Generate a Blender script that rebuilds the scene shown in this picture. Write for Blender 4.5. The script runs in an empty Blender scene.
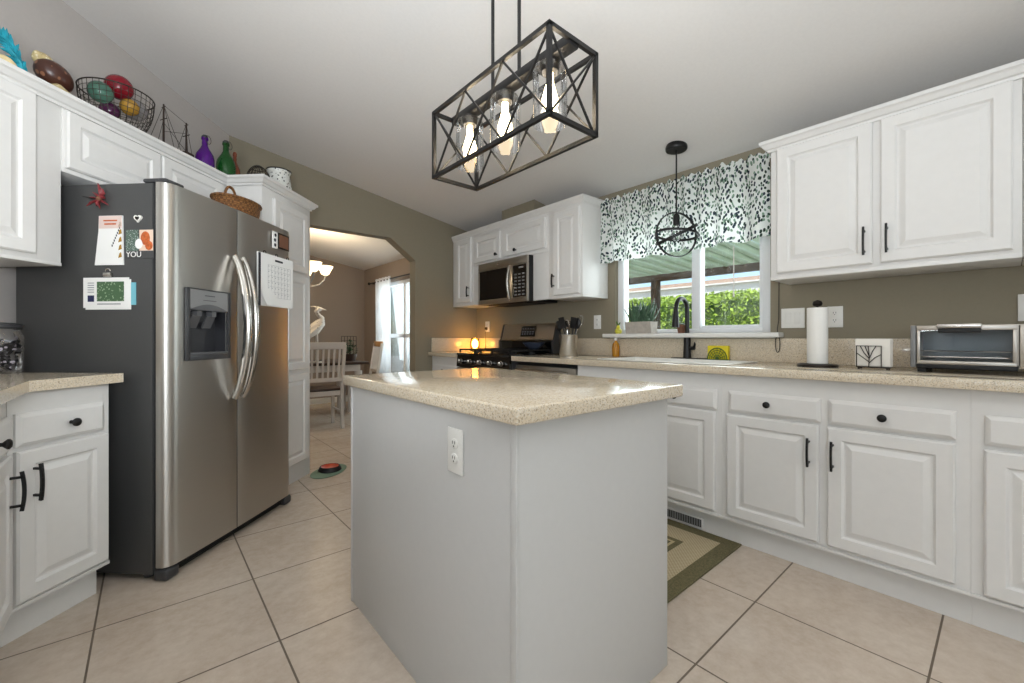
import bpy, bmesh, math, random
from math import sin, cos, pi, radians
from mathutils import Vector, Matrix

S = bpy.context.scene
COL = S.collection
random.seed(7)

# ------------------------------------------------------------------ camera
CAM_H, FPX, YAW, HORIZ = 1.065, 425.0, 0.709, 338.0
cam_d = bpy.data.cameras.new('camera')
cam_d.sensor_width = 36.0
cam_d.lens = 36.0 * FPX / 1024.0
cam_d.shift_y = (HORIZ - 341.5) / 1024.0
cam_d.clip_start = 0.02
cam = bpy.data.objects.new('camera', cam_d)
cam.location = (0, 0, CAM_H)
cam.rotation_euler = (pi / 2, 0, -YAW)
COL.objects.link(cam)
S.camera = cam

# ------------------------------------------------------------------ view, world, sun, daylight, added fill lamps
S.view_settings.view_transform = 'Standard'
S.view_settings.look = 'None'
S.view_settings.exposure = 0.0
S.view_settings.gamma = 1.0
S.view_settings.use_curve_mapping = False

world = bpy.data.worlds.new('sky')
S.world = world
world.use_nodes = True
wn = world.node_tree.nodes
wn.clear()
w_out = wn.new('ShaderNodeOutputWorld')
w_bg = wn.new('ShaderNodeBackground')
w_sky = wn.new('ShaderNodeTexSky')
w_sky.sky_type = 'NISHITA'
w_sky.sun_disc = False
w_sky.sun_elevation = radians(52)
w_sky.sun_rotation = radians(250)
w_bg.inputs['Strength'].default_value = 0.22
world.node_tree.links.new(w_sky.outputs[0], w_bg.inputs[0])
world.node_tree.links.new(w_bg.outputs[0], w_out.inputs[0])


def light(name, kind, loc, energy, color=(1, 1, 1), size=1.0, size_y=None, aim=None, rot=None, radius=None):
    d = bpy.data.lights.new(name, kind)
    d.energy = energy
    d.color = color
    if kind == 'AREA':
        d.shape = 'RECTANGLE'
        d.size = size
        d.size_y = size_y or size
    if radius is not None:
        d.shadow_soft_size = radius
    o = bpy.data.objects.new(name, d)
    o.location = loc
    if aim is not None:
        o.rotation_euler = (Vector(aim) - Vector(loc)).to_track_quat('-Z', 'Y').to_euler()
    if rot is not None:
        o.rotation_euler = rot
    COL.objects.link(o)
    return o


sun = light('sun', 'SUN', (0, 0, 12), 5.0, (1.0, 0.95, 0.86), aim=(6.5, 2.2, 2.0))
sun.data.angle = radians(0.6)
# added fill lamps behind the camera, in place of windows not built
light('rear_fill', 'AREA', (0.4, -2.95, 1.45), 31, (0.80, 0.93, 1.0), 4.4, 2.1, aim=(0.4, 0, 1.35))
light('side_fill', 'AREA', (-3.40, -1.2, 1.5), 34, (0.78, 0.90, 1.0), 2.8, 2.0, aim=(0, -0.9, 1.35))
# added soft fill lamp overhead, facing down, with no fixture
light('overhead_fill', 'AREA', (0.6, -0.9, 2.45), 8, (1.0, 0.97, 0.94), 1.6, 1.6, aim=(0.6, -0.9, 0))
# added unseen fill lamp aimed upward to brighten the ceiling
light('ceiling_bounce_fill', 'AREA', (-0.25, 0.0, 1.35), 70, (0.88, 0.945, 1.0), 1.0, 1.0, aim=(-0.05, 0.75, 2.9))
# daylight through the kitchen window and the dining window
light('kitchen_window_daylight', 'AREA', (3.06, 1.48, 1.5), 16, (0.93, 0.97, 1.0), 1.05, 0.7, aim=(0, 1.3, 0.9))
light('dining_window_daylight', 'AREA', (3.06, 5.8, 1.3), 40, (0.90, 0.96, 1.0), 1.3, 1.2, aim=(0, 5.7, 0.9))


# ------------------------------------------------------------------ helpers: colour and materials
def lin(c):
    return tuple(((v / 255.0) / 12.92 if v / 255.0 <= 0.04045 else ((v / 255.0 + 0.055) / 1.055) ** 2.4) for v in c) + (1.0,)


class NT:
    """small helper round a node tree"""
    def __init__(self, name):
        self.m = bpy.data.materials.new(name)
        self.m.use_nodes = True
        self.t = self.m.node_tree
        self.n = self.t.nodes
        self.b = self.n['Principled BSDF']
        self.out = self.n['Material Output']

    def node(self, kind, **kw):
        o = self.n.new(kind)
        for k, v in kw.items():
            if k in o.inputs:
                o.inputs[k].default_value = v
            else:
                setattr(o, k, v)
        return o

    def link(self, a, b):
        self.t.links.new(a, b)

    def coords(self, scale=(1, 1, 1), rot=(0, 0, 0), loc=(0, 0, 0), out='Object'):
        tc = self.n.new('ShaderNodeTexCoord')
        mp = self.n.new('ShaderNodeMapping')
        mp.inputs['Scale'].default_value = scale
        mp.inputs['Rotation'].default_value = rot
        mp.inputs['Location'].default_value = loc
        self.link(tc.outputs[out], mp.inputs[0])
        return mp.outputs[0]

    def ramp(self, fac, stops, interp='LINEAR'):
        r = self.n.new('ShaderNodeValToRGB')
        r.color_ramp.interpolation = interp
        e = r.color_ramp.elements
        e[0].position, e[0].color = stops[0]
        e[1].position, e[1].color = stops[1]
        for p, c in stops[2:]:
            x = e.new(p)
            x.color = c
        self.link(fac, r.inputs[0])
        return r.outputs[0]

    def mix(self, fac, a, b, blend='MIX'):
        x = self.n.new('ShaderNodeMix')
        x.data_type = 'RGBA'
        x.blend_type = blend
        for sock, v in ((x.inputs[0], fac), (x.inputs[6], a), (x.inputs[7], b)):
            if isinstance(v, (int, float, tuple)):
                sock.default_value = v
            else:
                self.link(v, sock)
        return x.outputs[2]

    def math(self, op, a, b=0.0, c=0.0):
        x = self.n.new('ShaderNodeMath')
        x.operation = op
        for sock, v in zip(x.inputs, (a, b, c)):
            if isinstance(v, (int, float)):
                sock.default_value = v
            else:
                self.link(v, sock)
        return x.outputs[0]

    def bump(self, h, strength=0.2, dist=0.01):
        x = self.n.new('ShaderNodeBump')
        x.inputs['Strength'].default_value = strength
        x.inputs['Distance'].default_value = dist
        self.link(h, x.inputs['Height'])
        self.link(x.outputs[0], self.b.inputs['Normal'])


def pm(name, rgb, rough=0.5, metal=0.0, var=0.04, scale=8.0, bump=0.0, spec=None, emit=None, estr=0.0, coat=0.0, trans=0.0):
    """a plain surface with a little procedural unevenness"""
    k = NT(name)
    c = lin(rgb)
    nz = k.node('ShaderNodeTexNoise', Scale=scale, Detail=4.0)
    k.link(k.coords(), nz.inputs['Vector'])
    lo = tuple(v * (1 - var) for v in c[:3]) + (1,)
    hi = tuple(min(1, v * (1 + var)) for v in c[:3]) + (1,)
    k.link(k.ramp(nz.outputs[0], [(0.3, lo), (0.7, hi)]), k.b.inputs['Base Color'])
    k.b.inputs['Roughness'].default_value = rough
    k.b.inputs['Metallic'].default_value = metal
    if spec is not None:
        k.b.inputs['Specular IOR Level'].default_value = spec
    if coat:
        k.b.inputs['Coat Weight'].default_value = coat
        k.b.inputs['Coat Roughness'].default_value = 0.08
    if trans:
        k.b.inputs['Transmission Weight'].default_value = trans
    if emit:
        k.b.inputs['Emission Color'].default_value = lin(emit)
        k.b.inputs['Emission Strength'].default_value = estr
    if bump:
        k.bump(nz.outputs[0], bump, 0.004)
    return k.m


def glass(name, tint=(255, 255, 255), gloss=0.25, rough=0.02):
    """thin clear glass: lets light straight through and mirrors a little at grazing angles"""
    k = NT(name)
    k.n.remove(k.b)
    tr = k.node('ShaderNodeBsdfTransparent')
    tr.inputs[0].default_value = lin(tint)
    gl = k.node('ShaderNodeBsdfGlossy')
    gl.inputs['Roughness'].default_value = rough
    fr = k.node('ShaderNodeFresnel')
    fr.inputs[0].default_value = 1.45
    f = k.math('ADD', k.math('MULTIPLY', fr.outputs[0], 0.8), gloss * 0.1)
    mx = k.node('ShaderNodeMixShader')
    k.link(f, mx.inputs[0])
    k.link(tr.outputs[0], mx.inputs[1])
    k.link(gl.outputs[0], mx.inputs[2])
    k.link(mx.outputs[0], k.out.inputs[0])
    return k.m


def steel(name, rgb, rough=0.3, axis='z', aniso=0.5):
    k = NT(name)
    sc = {'z': (1.5, 1.5, 260), 'x': (260, 260, 1.5)}[axis]
    nz = k.node('ShaderNodeTexNoise', Scale=1.0, Detail=3.0)
    k.link(k.coords(scale=sc), nz.inputs['Vector'])
    c = lin(rgb)
    k.link(k.ramp(nz.outputs[0], [(0.25, tuple(v * 0.985 for v in c[:3]) + (1,)), (0.75, tuple(min(1, v * 1.015) for v in c[:3]) + (1,))]), k.b.inputs['Base Color'])
    k.b.inputs['Metallic'].default_value = 1.0
    k.b.inputs['Roughness'].default_value = rough
    k.b.inputs['Anisotropic'].default_value = aniso
    k.b.inputs['Anisotropic Rotation'].default_value = 0.25
    tg = k.n.new('ShaderNodeTangent')
    tg.direction_type = 'RADIAL'
    tg.axis = 'Z'
    k.link(tg.outputs[0], k.b.inputs['Tangent'])
    return k.m


def m_tile():
    k = NT('floor_tile')
    br = k.node('ShaderNodeTexBrick')
    br.offset = 0.0
    br.inputs['Scale'].default_value = 1.0
    br.inputs['Brick Width'].default_value = 0.5023
    br.inputs['Row Height'].default_value = 0.5023
    br.inputs['Mortar Size'].default_value = 0.0035
    br.inputs['Mortar Smooth'].default_value = 0.15
    br.inputs['Bias'].default_value = 0.0
    br.inputs['Color1'].default_value = (0.42, 0.42, 0.42, 1)
    br.inputs['Color2'].default_value = (0.58, 0.58, 0.58, 1)
    k.link(k.coords(loc=(-0.3544 + 0.5023 * 20, -2.672 + 0.5023 * 20, 0)), br.inputs['Vector'])
    n1 = k.node('ShaderNodeTexNoise', Scale=2.6, Detail=8.0, Roughness=0.62)
    n2 = k.node('ShaderNodeTexNoise', Scale=22.0, Detail=6.0, Roughness=0.7)
    v = k.coords()
    k.link(v, n1.inputs['Vector'])
    k.link(v, n2.inputs['Vector'])
    base = k.ramp(n1.outputs[0], [(0.28, lin((186, 168, 150))), (0.5, lin((203, 187, 170))), (0.72, lin((216, 203, 188)))])
    base = k.mix(0.35, base, k.ramp(n2.outputs[0], [(0.35, lin((190, 172, 154))), (0.65, lin((222, 210, 196)))]))
    base = k.mix(0.25, base, br.outputs[0], 'SOFT_LIGHT')
    col = k.mix(br.outputs[1], base, lin((112, 99, 86)))
    k.link(col, k.b.inputs['Base Color'])
    k.link(k.math('MULTIPLY_ADD', br.outputs[1], 0.45, 0.27), k.b.inputs['Roughness'])
    h = k.math('MULTIPLY_ADD', n2.outputs[0], 0.12, k.math('SUBTRACT', 1.0, br.outputs[1]))
    k.bump(h, 0.35, 0.004)
    return k.m


def m_counter():
    k = NT('speckled_stone')
    v = k.coords()
    a = k.node('ShaderNodeTexVoronoi', Scale=430.0)
    b = k.node('ShaderNodeTexVoronoi', Scale=300.0)
    c = k.node('ShaderNodeTexNoise', Scale=90.0, Detail=4.0)
    for x in (a, b, c):
        k.link(v, x.inputs['Vector'])
    base = k.ramp(c.outputs[0], [(0.3, lin((212, 196, 170))), (0.7, lin((223, 209, 185)))])
    sa = k.n.new('ShaderNodeSeparateColor')
    k.link(a.outputs['Color'], sa.inputs[0])
    sb = k.n.new('ShaderNodeSeparateColor')
    k.link(b.outputs['Color'], sb.inputs[0])
    base = k.mix(k.math('GREATER_THAN', sa.outputs[0], 0.80), base, lin((190, 174, 152)))
    base = k.mix(k.math('LESS_THAN', sa.outputs[0], 0.16), base, lin((220, 212, 198)))
    base = k.mix(k.math('GREATER_THAN', sb.outputs[1], 0.95), base, lin((174, 157, 135)))
    k.link(base, k.b.inputs['Base Color'])
    k.b.inputs['Roughness'].default_value = 0.16
    k.b.inputs['Coat Weight'].default_value = 0.3
    k.b.inputs['Coat Roughness'].default_value = 0.05
    return k.m


def m_valance():
    k = NT('leaf_print_cotton')
    tc = k.n.new('ShaderNodeTexCoord')
    nz = k.node('ShaderNodeTexNoise', Scale=9.0, Detail=1.0)
    k.link(tc.outputs['UV'], nz.inputs['Vector'])
    warp = k.n.new('ShaderNodeVectorMath')
    warp.operation = 'MULTIPLY_ADD'
    k.link(nz.outputs['Color'], warp.inputs[0])
    warp.inputs[1].default_value = (0.05, 0.05, 0)
    k.link(tc.outputs['UV'], warp.inputs[2])
    col = lin((240, 241, 238))
    vn = k.node('ShaderNodeTexNoise', Scale=6.0, Detail=2.0)
    k.link(tc.outputs['UV'], vn.inputs['Vector'])
    col = k.mix(k.math('MULTIPLY', vn.outputs[0], 0.5), col, lin((212, 220, 215)))
    for rot, dark, thr, sc, off in ((0.7, (46, 64, 54), 0.35, 40.0, 0.0), (-0.8, (42, 54, 68), 0.33, 37.0, 3.3), (0.1, (128, 154, 134), 0.30, 38.0, 7.7)):
        mp = k.n.new('ShaderNodeMapping')
        mp.inputs['Rotation'].default_value = (0, 0, rot)
        mp.inputs['Scale'].default_value = (1.55, 0.85, 1)
        mp.inputs['Location'].default_value = (off, off, 0)
        k.link(warp.outputs[0], mp.inputs[0])
        vo = k.node('ShaderNodeTexVoronoi', Scale=sc, Randomness=0.8)
        vo.voronoi_dimensions = '2D'
        k.link(mp.outputs[0], vo.inputs['Vector'])
        sp = k.n.new('ShaderNodeSeparateColor')
        k.link(vo.outputs['Color'], sp.inputs[0])
        keep = k.math('GREATER_THAN', sp.outputs[0], 0.56)
        leaf = k.math('MULTIPLY', k.math('LESS_THAN', vo.outputs['Distance'], thr), keep)
        col = k.mix(leaf, col, lin(dark))
    k.link(col, k.b.inputs['Base Color'])
    k.b.inputs['Roughness'].default_value = 0.9
    # the cotton lets some daylight through
    tl = k.n.new('ShaderNodeBsdfTranslucent')
    k.link(col, tl.inputs[0])
    mx = k.n.new('ShaderNodeMixShader')
    mx.inputs[0].default_value = 0.32
    k.link(k.b.outputs[0], mx.inputs[1])
    k.link(tl.outputs[0], mx.inputs[2])
    k.link(mx.outputs[0], k.out.inputs[0])
    return k.m


def m_rug():
    """woven runner: borders follow the distance to the rug's edge (generated coordinates, rug size built in)"""
    k = NT('woven_rug')
    tc = k.n.new('ShaderNodeTexCoord')
    sp = k.n.new('ShaderNodeSeparateXYZ')
    k.link(tc.outputs['Object'], sp.inputs[0])
    HX, HY = RUG_HX, RUG_HY
    dx = k.math('SUBTRACT', HX, k.math('ABSOLUTE', sp.outputs[0]))
    dy = k.math('SUBTRACT', HY, k.math('ABSOLUTE', sp.outputs[1]))
    d = k.math('MINIMUM', dx, dy)
    ck = k.node('ShaderNodeTexChecker', Scale=105.0)
    ck.inputs[1].default_value = lin((190, 176, 146))
    ck.inputs[2].default_value = lin((168, 152, 120))
    k.link(tc.outputs['Object'], ck.inputs[0])
    nz = k.node('ShaderNodeTexNoise', Scale=160.0, Detail=3.0)
    k.link(tc.outputs['Object'], nz.inputs['Vector'])
    olive = k.ramp(nz.outputs[0], [(0.3, lin((86, 80, 54))), (0.7, lin((118, 110, 78)))])
    col = k.mix(k.math('GREATER_THAN', d, 0.075), olive, ck.outputs[0])
    col = k.mix(k.math('GREATER_THAN', d, 0.205), col, olive)
    col = k.mix(k.math('GREATER_THAN', d, 0.235), col, lin((182, 168, 132)))
    col = k.mix(k.math('GREATER_THAN', d, 0.25), col, olive)
    k.link(col, k.b.inputs['Base Color'])
    k.b.inputs['Roughness'].default_value = 0.95
    k.bump(nz.outputs[0], 0.5, 0.004)
    return k.m


def m_wicker():
    k = NT('woven_wicker')
    wv = k.node('ShaderNodeTexWave', Scale=28.0, Distortion=2.0)
    wv.bands_direction = 'Z'
    v = k.coords()
    k.link(v, wv.inputs['Vector'])
    ck = k.node('ShaderNodeTexChecker', Scale=60.0)
    ck.inputs[1].default_value = lin((158, 110, 62))
    ck.inputs[2].default_value = lin((92, 58, 30))
    k.link(v, ck.inputs[0])
    k.link(k.mix(wv.outputs[1], ck.outputs[0], lin((122, 80, 42))), k.b.inputs['Base Color'])
    k.b.inputs['Roughness'].default_value = 0.7
    k.bump(wv.outputs[1], 0.6, 0.006)
    return k.m


def m_spots(name, base, spots, scale, thr, rough=0.4):
    k = NT(name)
    vo = k.node('ShaderNodeTexVoronoi', Scale=scale)
    k.link(k.coords(), vo.inputs['Vector'])
    k.link(k.mix(k.math('LESS_THAN', vo.outputs['Distance'], thr), lin(base), lin(spots)), k.b.inputs['Base Color'])
    k.b.inputs['Roughness'].default_value = rough
    return k.m


def m_rooftile():
    k = NT('clay_roof_tile')
    br = k.node('ShaderNodeTexBrick')
    br.inputs['Color1'].default_value = lin((206, 176, 150))
    br.inputs['Color2'].default_value = lin((186, 150, 124))
    br.inputs['Mortar'].default_value = lin((132, 104, 86))
    br.inputs['Scale'].default_value = 2.2
    k.link(k.coords(rot=(0, 0, pi / 2)), br.inputs['Vector'])
    k.link(br.outputs[0], k.b.inputs['Base Color'])
    k.b.inputs['Roughness'].default_value = 0.9
    return k.m


def m_translucent(name, rgb, amount):
    k = NT(name)
    k.b.inputs['Base Color'].default_value = lin(rgb)
    k.b.inputs['Roughness'].default_value = 0.5
    tl = k.n.new('ShaderNodeBsdfTranslucent')
    nz = k.node('ShaderNodeTexNoise', Scale=6.0)
    k.link(k.coords(), nz.inputs['Vector'])
    k.link(k.ramp(nz.outputs[0], [(0.3, tuple(v * 0.9 for v in lin(rgb)[:3]) + (1,)), (0.7, lin(rgb))]), tl.inputs[0])
    mx = k.n.new('ShaderNodeMixShader')
    mx.inputs[0].default_value = amount
    k.link(k.b.outputs[0], mx.inputs[1])
    k.link(tl.outputs[0], mx.inputs[2])
    k.link(mx.outputs[0], k.out.inputs[0])
    return k.m


RUG_HX, RUG_HY = 0.45, 0.62
M = dict(
    cab=pm('white_cabinet_paint', (226, 224, 221), 0.34, var=0.012, scale=30, bump=0.02),
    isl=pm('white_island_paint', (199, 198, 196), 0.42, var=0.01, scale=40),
    olive=pm('olive_wall_paint', (139, 130, 111), 0.75, var=0.02, scale=60, bump=0.03),
    taupe=pm('taupe_wall_paint', (152, 138, 126), 0.8, var=0.02, scale=60, bump=0.03),
    ceil=pm('ceiling_paint', (224, 221, 218), 0.9, var=0.015, scale=70, bump=0.05),
    corner=pm('pale_grey_wall_paint', (182, 175, 170), 0.85, var=0.015, scale=60),
    trim=pm('white_trim_paint', (232, 230, 225), 0.4, var=0.01, scale=30),
    tile=m_tile(), stone=m_counter(),
    steel=steel('brushed_steel', (196, 193, 188), 0.36, 'z', 0.75),
    steelx=steel('brushed_steel_panel', (188, 182, 174), 0.3, 'z'),
    chrome=steel('polished_steel', (196, 192, 186), 0.16, 'z', 0.0),
    grey=pm('charcoal_enamel', (68, 68, 68), 0.42, var=0.02, scale=90, bump=0.05),
    darkgrey=pm('dark_grey_plastic', (58, 58, 60), 0.4),
    liner=pm('reflection_tone_liner', (104, 116, 124), 0.35, metal=0.6),  # blue-grey of a glass reflection put into the oven interior colour
    dimgrey=pm('dim_grey_plastic', (88, 88, 90), 0.35),
    recess=pm('charcoal_plastic', (40, 40, 44), 0.3),
    midgrey=pm('grey_plastic', (128, 128, 128), 0.35, var=0.02),
    bright=steel('bright_steel', (226, 224, 220), 0.24, 'z', 0.6),
    black=pm('black_metal', (24, 23, 23), 0.38, metal=0.3),
    iron=pm('cast_iron', (16, 16, 17), 0.55),
    gblack=pm('black_glass', (8, 8, 9), 0.05, var=0.0, coat=0.5),
    bronze=pm('dark_bronze', (46, 40, 36), 0.4, metal=0.7),
    glass=glass('clear_glass'),
    pane=glass('window_glass', (246, 250, 250), 0.2),
    vinyl=pm('white_vinyl', (236, 238, 240), 0.35, var=0.005),
    plate=pm('white_switch_plastic', (236, 234, 229), 0.3, var=0.005),
    slot=pm('slot_shadow_plastic', (60, 58, 55), 0.6),
    paper=pm('white_paper', (240, 239, 236), 0.8, var=0.01),
    ink=pm('grey_ink', (128, 128, 136), 0.8),
    darkink=pm('dark_ink', (50, 50, 56), 0.8),
    pink=pm('pale_pink_paper', (226, 204, 196), 0.8),
    teal=pm('light_blue_paper', (120, 190, 205), 0.7),
    map=m_spots('printed_map', (74, 104, 72), (150, 172, 140), 90, 0.32, 0.6),
    mapb=pm('navy_ink', (40, 44, 84), 0.7),
    orange=pm('orange_print', (196, 96, 44), 0.6, var=0.3, scale=120),
    greenp=m_spots('green_grey_print', (84, 104, 92), (188, 200, 194), 160, 0.3, 0.6),
    cream=pm('cream_print', (232, 206, 186), 0.6),
    red=pm('red_petals', (132, 50, 54), 0.5, var=0.3, scale=60),
    valance=m_valance(), rug=m_rug(), wicker=m_wicker(),
    white=pm('white_ceramic', (240, 238, 232), 0.25, var=0.01),
    napkin=pm('paper_napkin', (236, 231, 222), 0.9, var=0.01, bump=0.1),
    towel=pm('paper_towel', (240, 238, 233), 0.95, var=0.01, scale=120, bump=0.3),
    wood=pm('dark_wood', (58, 40, 30), 0.4, var=0.25, scale=14),
    lwood=pm('honey_wood', (196, 150, 96), 0.45, var=0.15, scale=14),
    chairw=pm('white_chair_paint', (206, 198, 190), 0.5, var=0.02),
    leaf=pm('plant_leaf', (44, 72, 44), 0.45, var=0.3, scale=30),
    agave=pm('agave_leaf', (70, 98, 74), 0.4, var=0.25, scale=24),
    hedge=pm('hedge_leaf', (166, 192, 70), 0.6, var=0.4, scale=5.0),
    hedgein=pm('hedge_inner_leaf', (84, 112, 40), 0.8, var=0.3, scale=9.0),
    stonepot=pm('grey_stone_pot', (176, 168, 158), 0.8, var=0.1, scale=40, bump=0.2),
    clay=pm('brown_clay', (118, 78, 56), 0.7, var=0.1),
    purple=pm('purple_glass', (92, 14, 140), 0.08, var=0.05, trans=0.35),
    green=pm('green_glass', (26, 92, 34), 0.08, var=0.1, trans=0.35),
    amber=pm('amber_glass', (140, 74, 50), 0.12, var=0.1, trans=0.3),
    redg=pm('red_glass', (134, 14, 34), 0.07, var=0.05, trans=0.2),
    greeng=pm('pale_green_glass', (96, 140, 122), 0.07, var=0.05, trans=0.4),
    purpg=pm('plum_glass', (104, 52, 92), 0.07, var=0.05, trans=0.3),
    goldg=pm('gold_glass', (184, 140, 54), 0.1, var=0.05, trans=0.2),
    clearg=pm('grey_glass_float', (170, 166, 166), 0.07, var=0.05, trans=0.5),
    shell=m_spots('mottled_brown_shell', (70, 38, 28), (140, 96, 70), 26, 0.28, 0.3),
    beige=m_spots('speckled_beige', (196, 176, 128), (226, 212, 176), 60, 0.35, 0.6),
    turq=pm('turquoise_plume', (36, 158, 178), 0.6, var=0.35, scale=40),
    ywhite=pm('cream_shell', (226, 206, 158), 0.4, var=0.15, scale=40),
    potbw=m_spots('black_and_white_glaze', (232, 232, 226), (34, 36, 36), 46, 0.30, 0.3),
    hull=pm('weathered_hull', (54, 40, 32), 0.7, var=0.3, scale=40),
    soap=pm('orange_soap', (232, 168, 52), 0.08, var=0.05, trans=0.55),
    yellow=pm('yellow_sponge', (226, 206, 44), 0.8, var=0.08, scale=80),
    greenwire=pm('green_rubber', (74, 104, 36), 0.5),
    pepper=pm('yellow_green_ceramic', (212, 204, 66), 0.3, var=0.2, scale=30),
    curtain=m_translucent('white_sheer_curtain', (234, 236, 240), 0.4),
    mat=pm('sage_rubber_mat', (118, 142, 122), 0.8, var=0.05),
    orangebowl=pm('orange_red_dish', (196, 66, 34), 0.35, var=0.1),
    beam=pm('brown_patio_beam', (112, 86, 74), 0.7, var=0.1),
    patio=m_translucent('patio_panel', (222, 232, 214), 0.55),
    concrete=pm('patio_concrete', (196, 190, 180), 0.9, var=0.06, scale=4),
    stucco=pm('white_stucco', (236, 232, 226), 0.9, var=0.03),
    roof=m_rooftile(),
    bulb=pm('lit_filament_bulb', (255, 244, 224), 0.4, emit=(255, 226, 176), estr=14.0),
    shade=pm('lit_frosted_shade', (255, 246, 226), 0.5, emit=(255, 226, 176), estr=2.6),
    flame=pm('lit_lamp_bulb', (255, 236, 180), 0.4, emit=(255, 214, 140), estr=30.0),
    pan=pm('blue_grey_enamel', (62, 70, 88), 0.3),
    candy=m_spots('wrapped_sweets', (34, 30, 34), (206, 196, 206), 40, 0.34, 0.3),
    heron=m_spots('whitewashed_wood', (214, 206, 196), (150, 138, 126), 30, 0.2, 0.7),
    bronzewire=pm('thin_dark_wire', (58, 52, 46), 0.45, metal=0.6),
    cord=pm('white_cord', (226, 222, 214), 0.6),
    utensil=pm('black_nylon', (26, 26, 28), 0.45),
)


# ------------------------------------------------------------------ helpers: geometry
class MB:
    def __init__(self):
        self.bm = bmesh.new()
        self.mi = 0

    def _tag(self, faces):
        for f in faces:
            f.material_index = self.mi

    def box(self, x0, x1, y0, y1, z0, z1, bev=0.0, seg=2):
        r = bmesh.ops.create_cube(self.bm, size=1.0)
        vs = r['verts']
        for v in vs:
            v.co = Vector(((x0 + x1) / 2 + v.co.x * (x1 - x0), (y0 + y1) / 2 + v.co.y * (y1 - y0), (z0 + z1) / 2 + v.co.z * (z1 - z0)))
        fs = set(f for v in vs for f in v.link_faces)
        self._tag(fs)
        if bev > 0:
            es = set(e for v in vs for e in v.link_edges)
            r2 = bmesh.ops.bevel(self.bm, geom=list(es), offset=bev, segments=seg, profile=0.5, affect='EDGES')
            self._tag(r2['faces'])
        return self

    def obox(self, p0, p1, w, d, up=(0, 0, 1)):
        """bar of section w x d between two points"""
        p0, p1 = Vector(p0), Vector(p1)
        ax = (p1 - p0).normalized()
        up = Vector(up)
        if abs(ax.dot(up)) > 0.95:
            up = Vector((1, 0, 0))
        a = ax.cross(up).normalized() * (w / 2)
        b = ax.cross(a).normalized() * (d / 2)
        q = []
        for p in (p0, p1):
            q.append([self.bm.verts.new(p + s * a + t * b) for s, t in ((-1, -1), (1, -1), (1, 1), (-1, 1))])
        fs = [self.bm.faces.new(q[0][::-1]), self.bm.faces.new(q[1])]
        for i in range(4):
            j = (i + 1) % 4
            fs.append(self.bm.faces.new((q[0][i], q[0][j], q[1][j], q[1][i])))
        self._tag(fs)
        return self

    def tube(self, pts, r, seg=8, closed=False, caps=True, flat=1.0):
        pts = [Vector(p) for p in pts]
        n = len(pts)
        rs = r if isinstance(r, (list, tuple)) else [r] * n
        rings = []
        nrm = None
        for i, p in enumerate(pts):
            a = pts[(i - 1) % n] if (closed or i > 0) else p
            b = pts[(i + 1) % n] if (closed or i < n - 1) else p
            t = (b - a).normalized()
            if nrm is None:
                h = Vector((0, 0, 1)) if abs(t.z) < 0.9 else Vector((1, 0, 0))
                nrm = t.cross(h).normalized()
            else:
                nrm = (nrm - t * nrm.dot(t))
                if nrm.length < 1e-6:
                    nrm = t.cross(Vector((0.3, 0.5, 0.8)))
                nrm.normalize()
            bn = t.cross(nrm)
            rings.append([self.bm.verts.new(p + (nrm * cos(2 * pi * k / seg) + bn * sin(2 * pi * k / seg) * flat) * rs[i]) for k in range(seg)])
        fs = []
        m = n if closed else n - 1
        for i in range(m):
            A, B = rings[i], rings[(i + 1) % n]
            for k in range(seg):
                l = (k + 1) % seg
                fs.append(self.bm.faces.new((A[k], A[l], B[l], B[k])))
        if caps and not closed:
            fs.append(self.bm.faces.new(rings[0][::-1]))
            fs.append(self.bm.faces.new(rings[-1]))
        self._tag(fs)
        return self

    def lathe(self, prof, c=(0, 0, 0), seg=24, axis='z', caps=True, sx=1.0, sy=1.0):
        """prof: (radius, height) pairs from bottom to top"""
        c = Vector(c)
        rings = []
        for r, h in prof:
            ring = []
            for k in range(seg):
                a = 2 * pi * k / seg
                x, y = r * cos(a) * sx, r * sin(a) * sy
                if axis == 'z':
                    p = Vector((x, y, h))
                elif axis == 'y':
                    p = Vector((x, -h, y))
                else:
                    p = Vector((h, x, y))
                ring.append(self.bm.verts.new(c + p))
            rings.append(ring)
        fs = []
        for A, B in zip(rings, rings[1:]):
            for k in range(seg):
                l = (k + 1) % seg
                fs.append(self.bm.faces.new((A[k], A[l], B[l], B[k])))
        if caps:
            fs.append(self.bm.faces.new(rings[0][::-1]))
            fs.append(self.bm.faces.new(rings[-1]))
        self._tag(fs)
        return self

    def ball(self, c, r, seg=16, rings=10):
        r = (r, r, r) if isinstance(r, (int, float)) else r
        ret = bmesh.ops.create_uvsphere(self.bm, u_segments=seg, v_segments=rings, radius=1.0)
        for v in ret['verts']:
            v.co = Vector((c[0] + v.co.x * r[0], c[1] + v.co.y * r[1], c[2] + v.co.z * r[2]))
        self._tag(set(f for v in ret['verts'] for f in v.link_faces))
        return self

    def prism(self, poly, a0, a1, axis='z'):
        """extrude a 2D polygon; axis z: poly in xy, axis y: poly in xz, axis x: poly in yz"""
        def P(u, v, a):
            return {'z': (u, v, a), 'y': (u, a, v), 'x': (a, u, v)}[axis]
        A = [self.bm.verts.new(P(u, v, a0)) for u, v in poly]
        B = [self.bm.verts.new(P(u, v, a1)) for u, v in poly]
        fs = [self.bm.faces.new(A[::-1]), self.bm.faces.new(B)]
        n = len(poly)
        for i in range(n):
            j = (i + 1) % n
            fs.append(self.bm.faces.new((A[i], A[j], B[j], B[i])))
        self._tag(fs)
        return self

    def quad(self, *ps):
        self._tag([self.bm.faces.new([self.bm.verts.new(p) for p in ps])])
        return self

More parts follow.
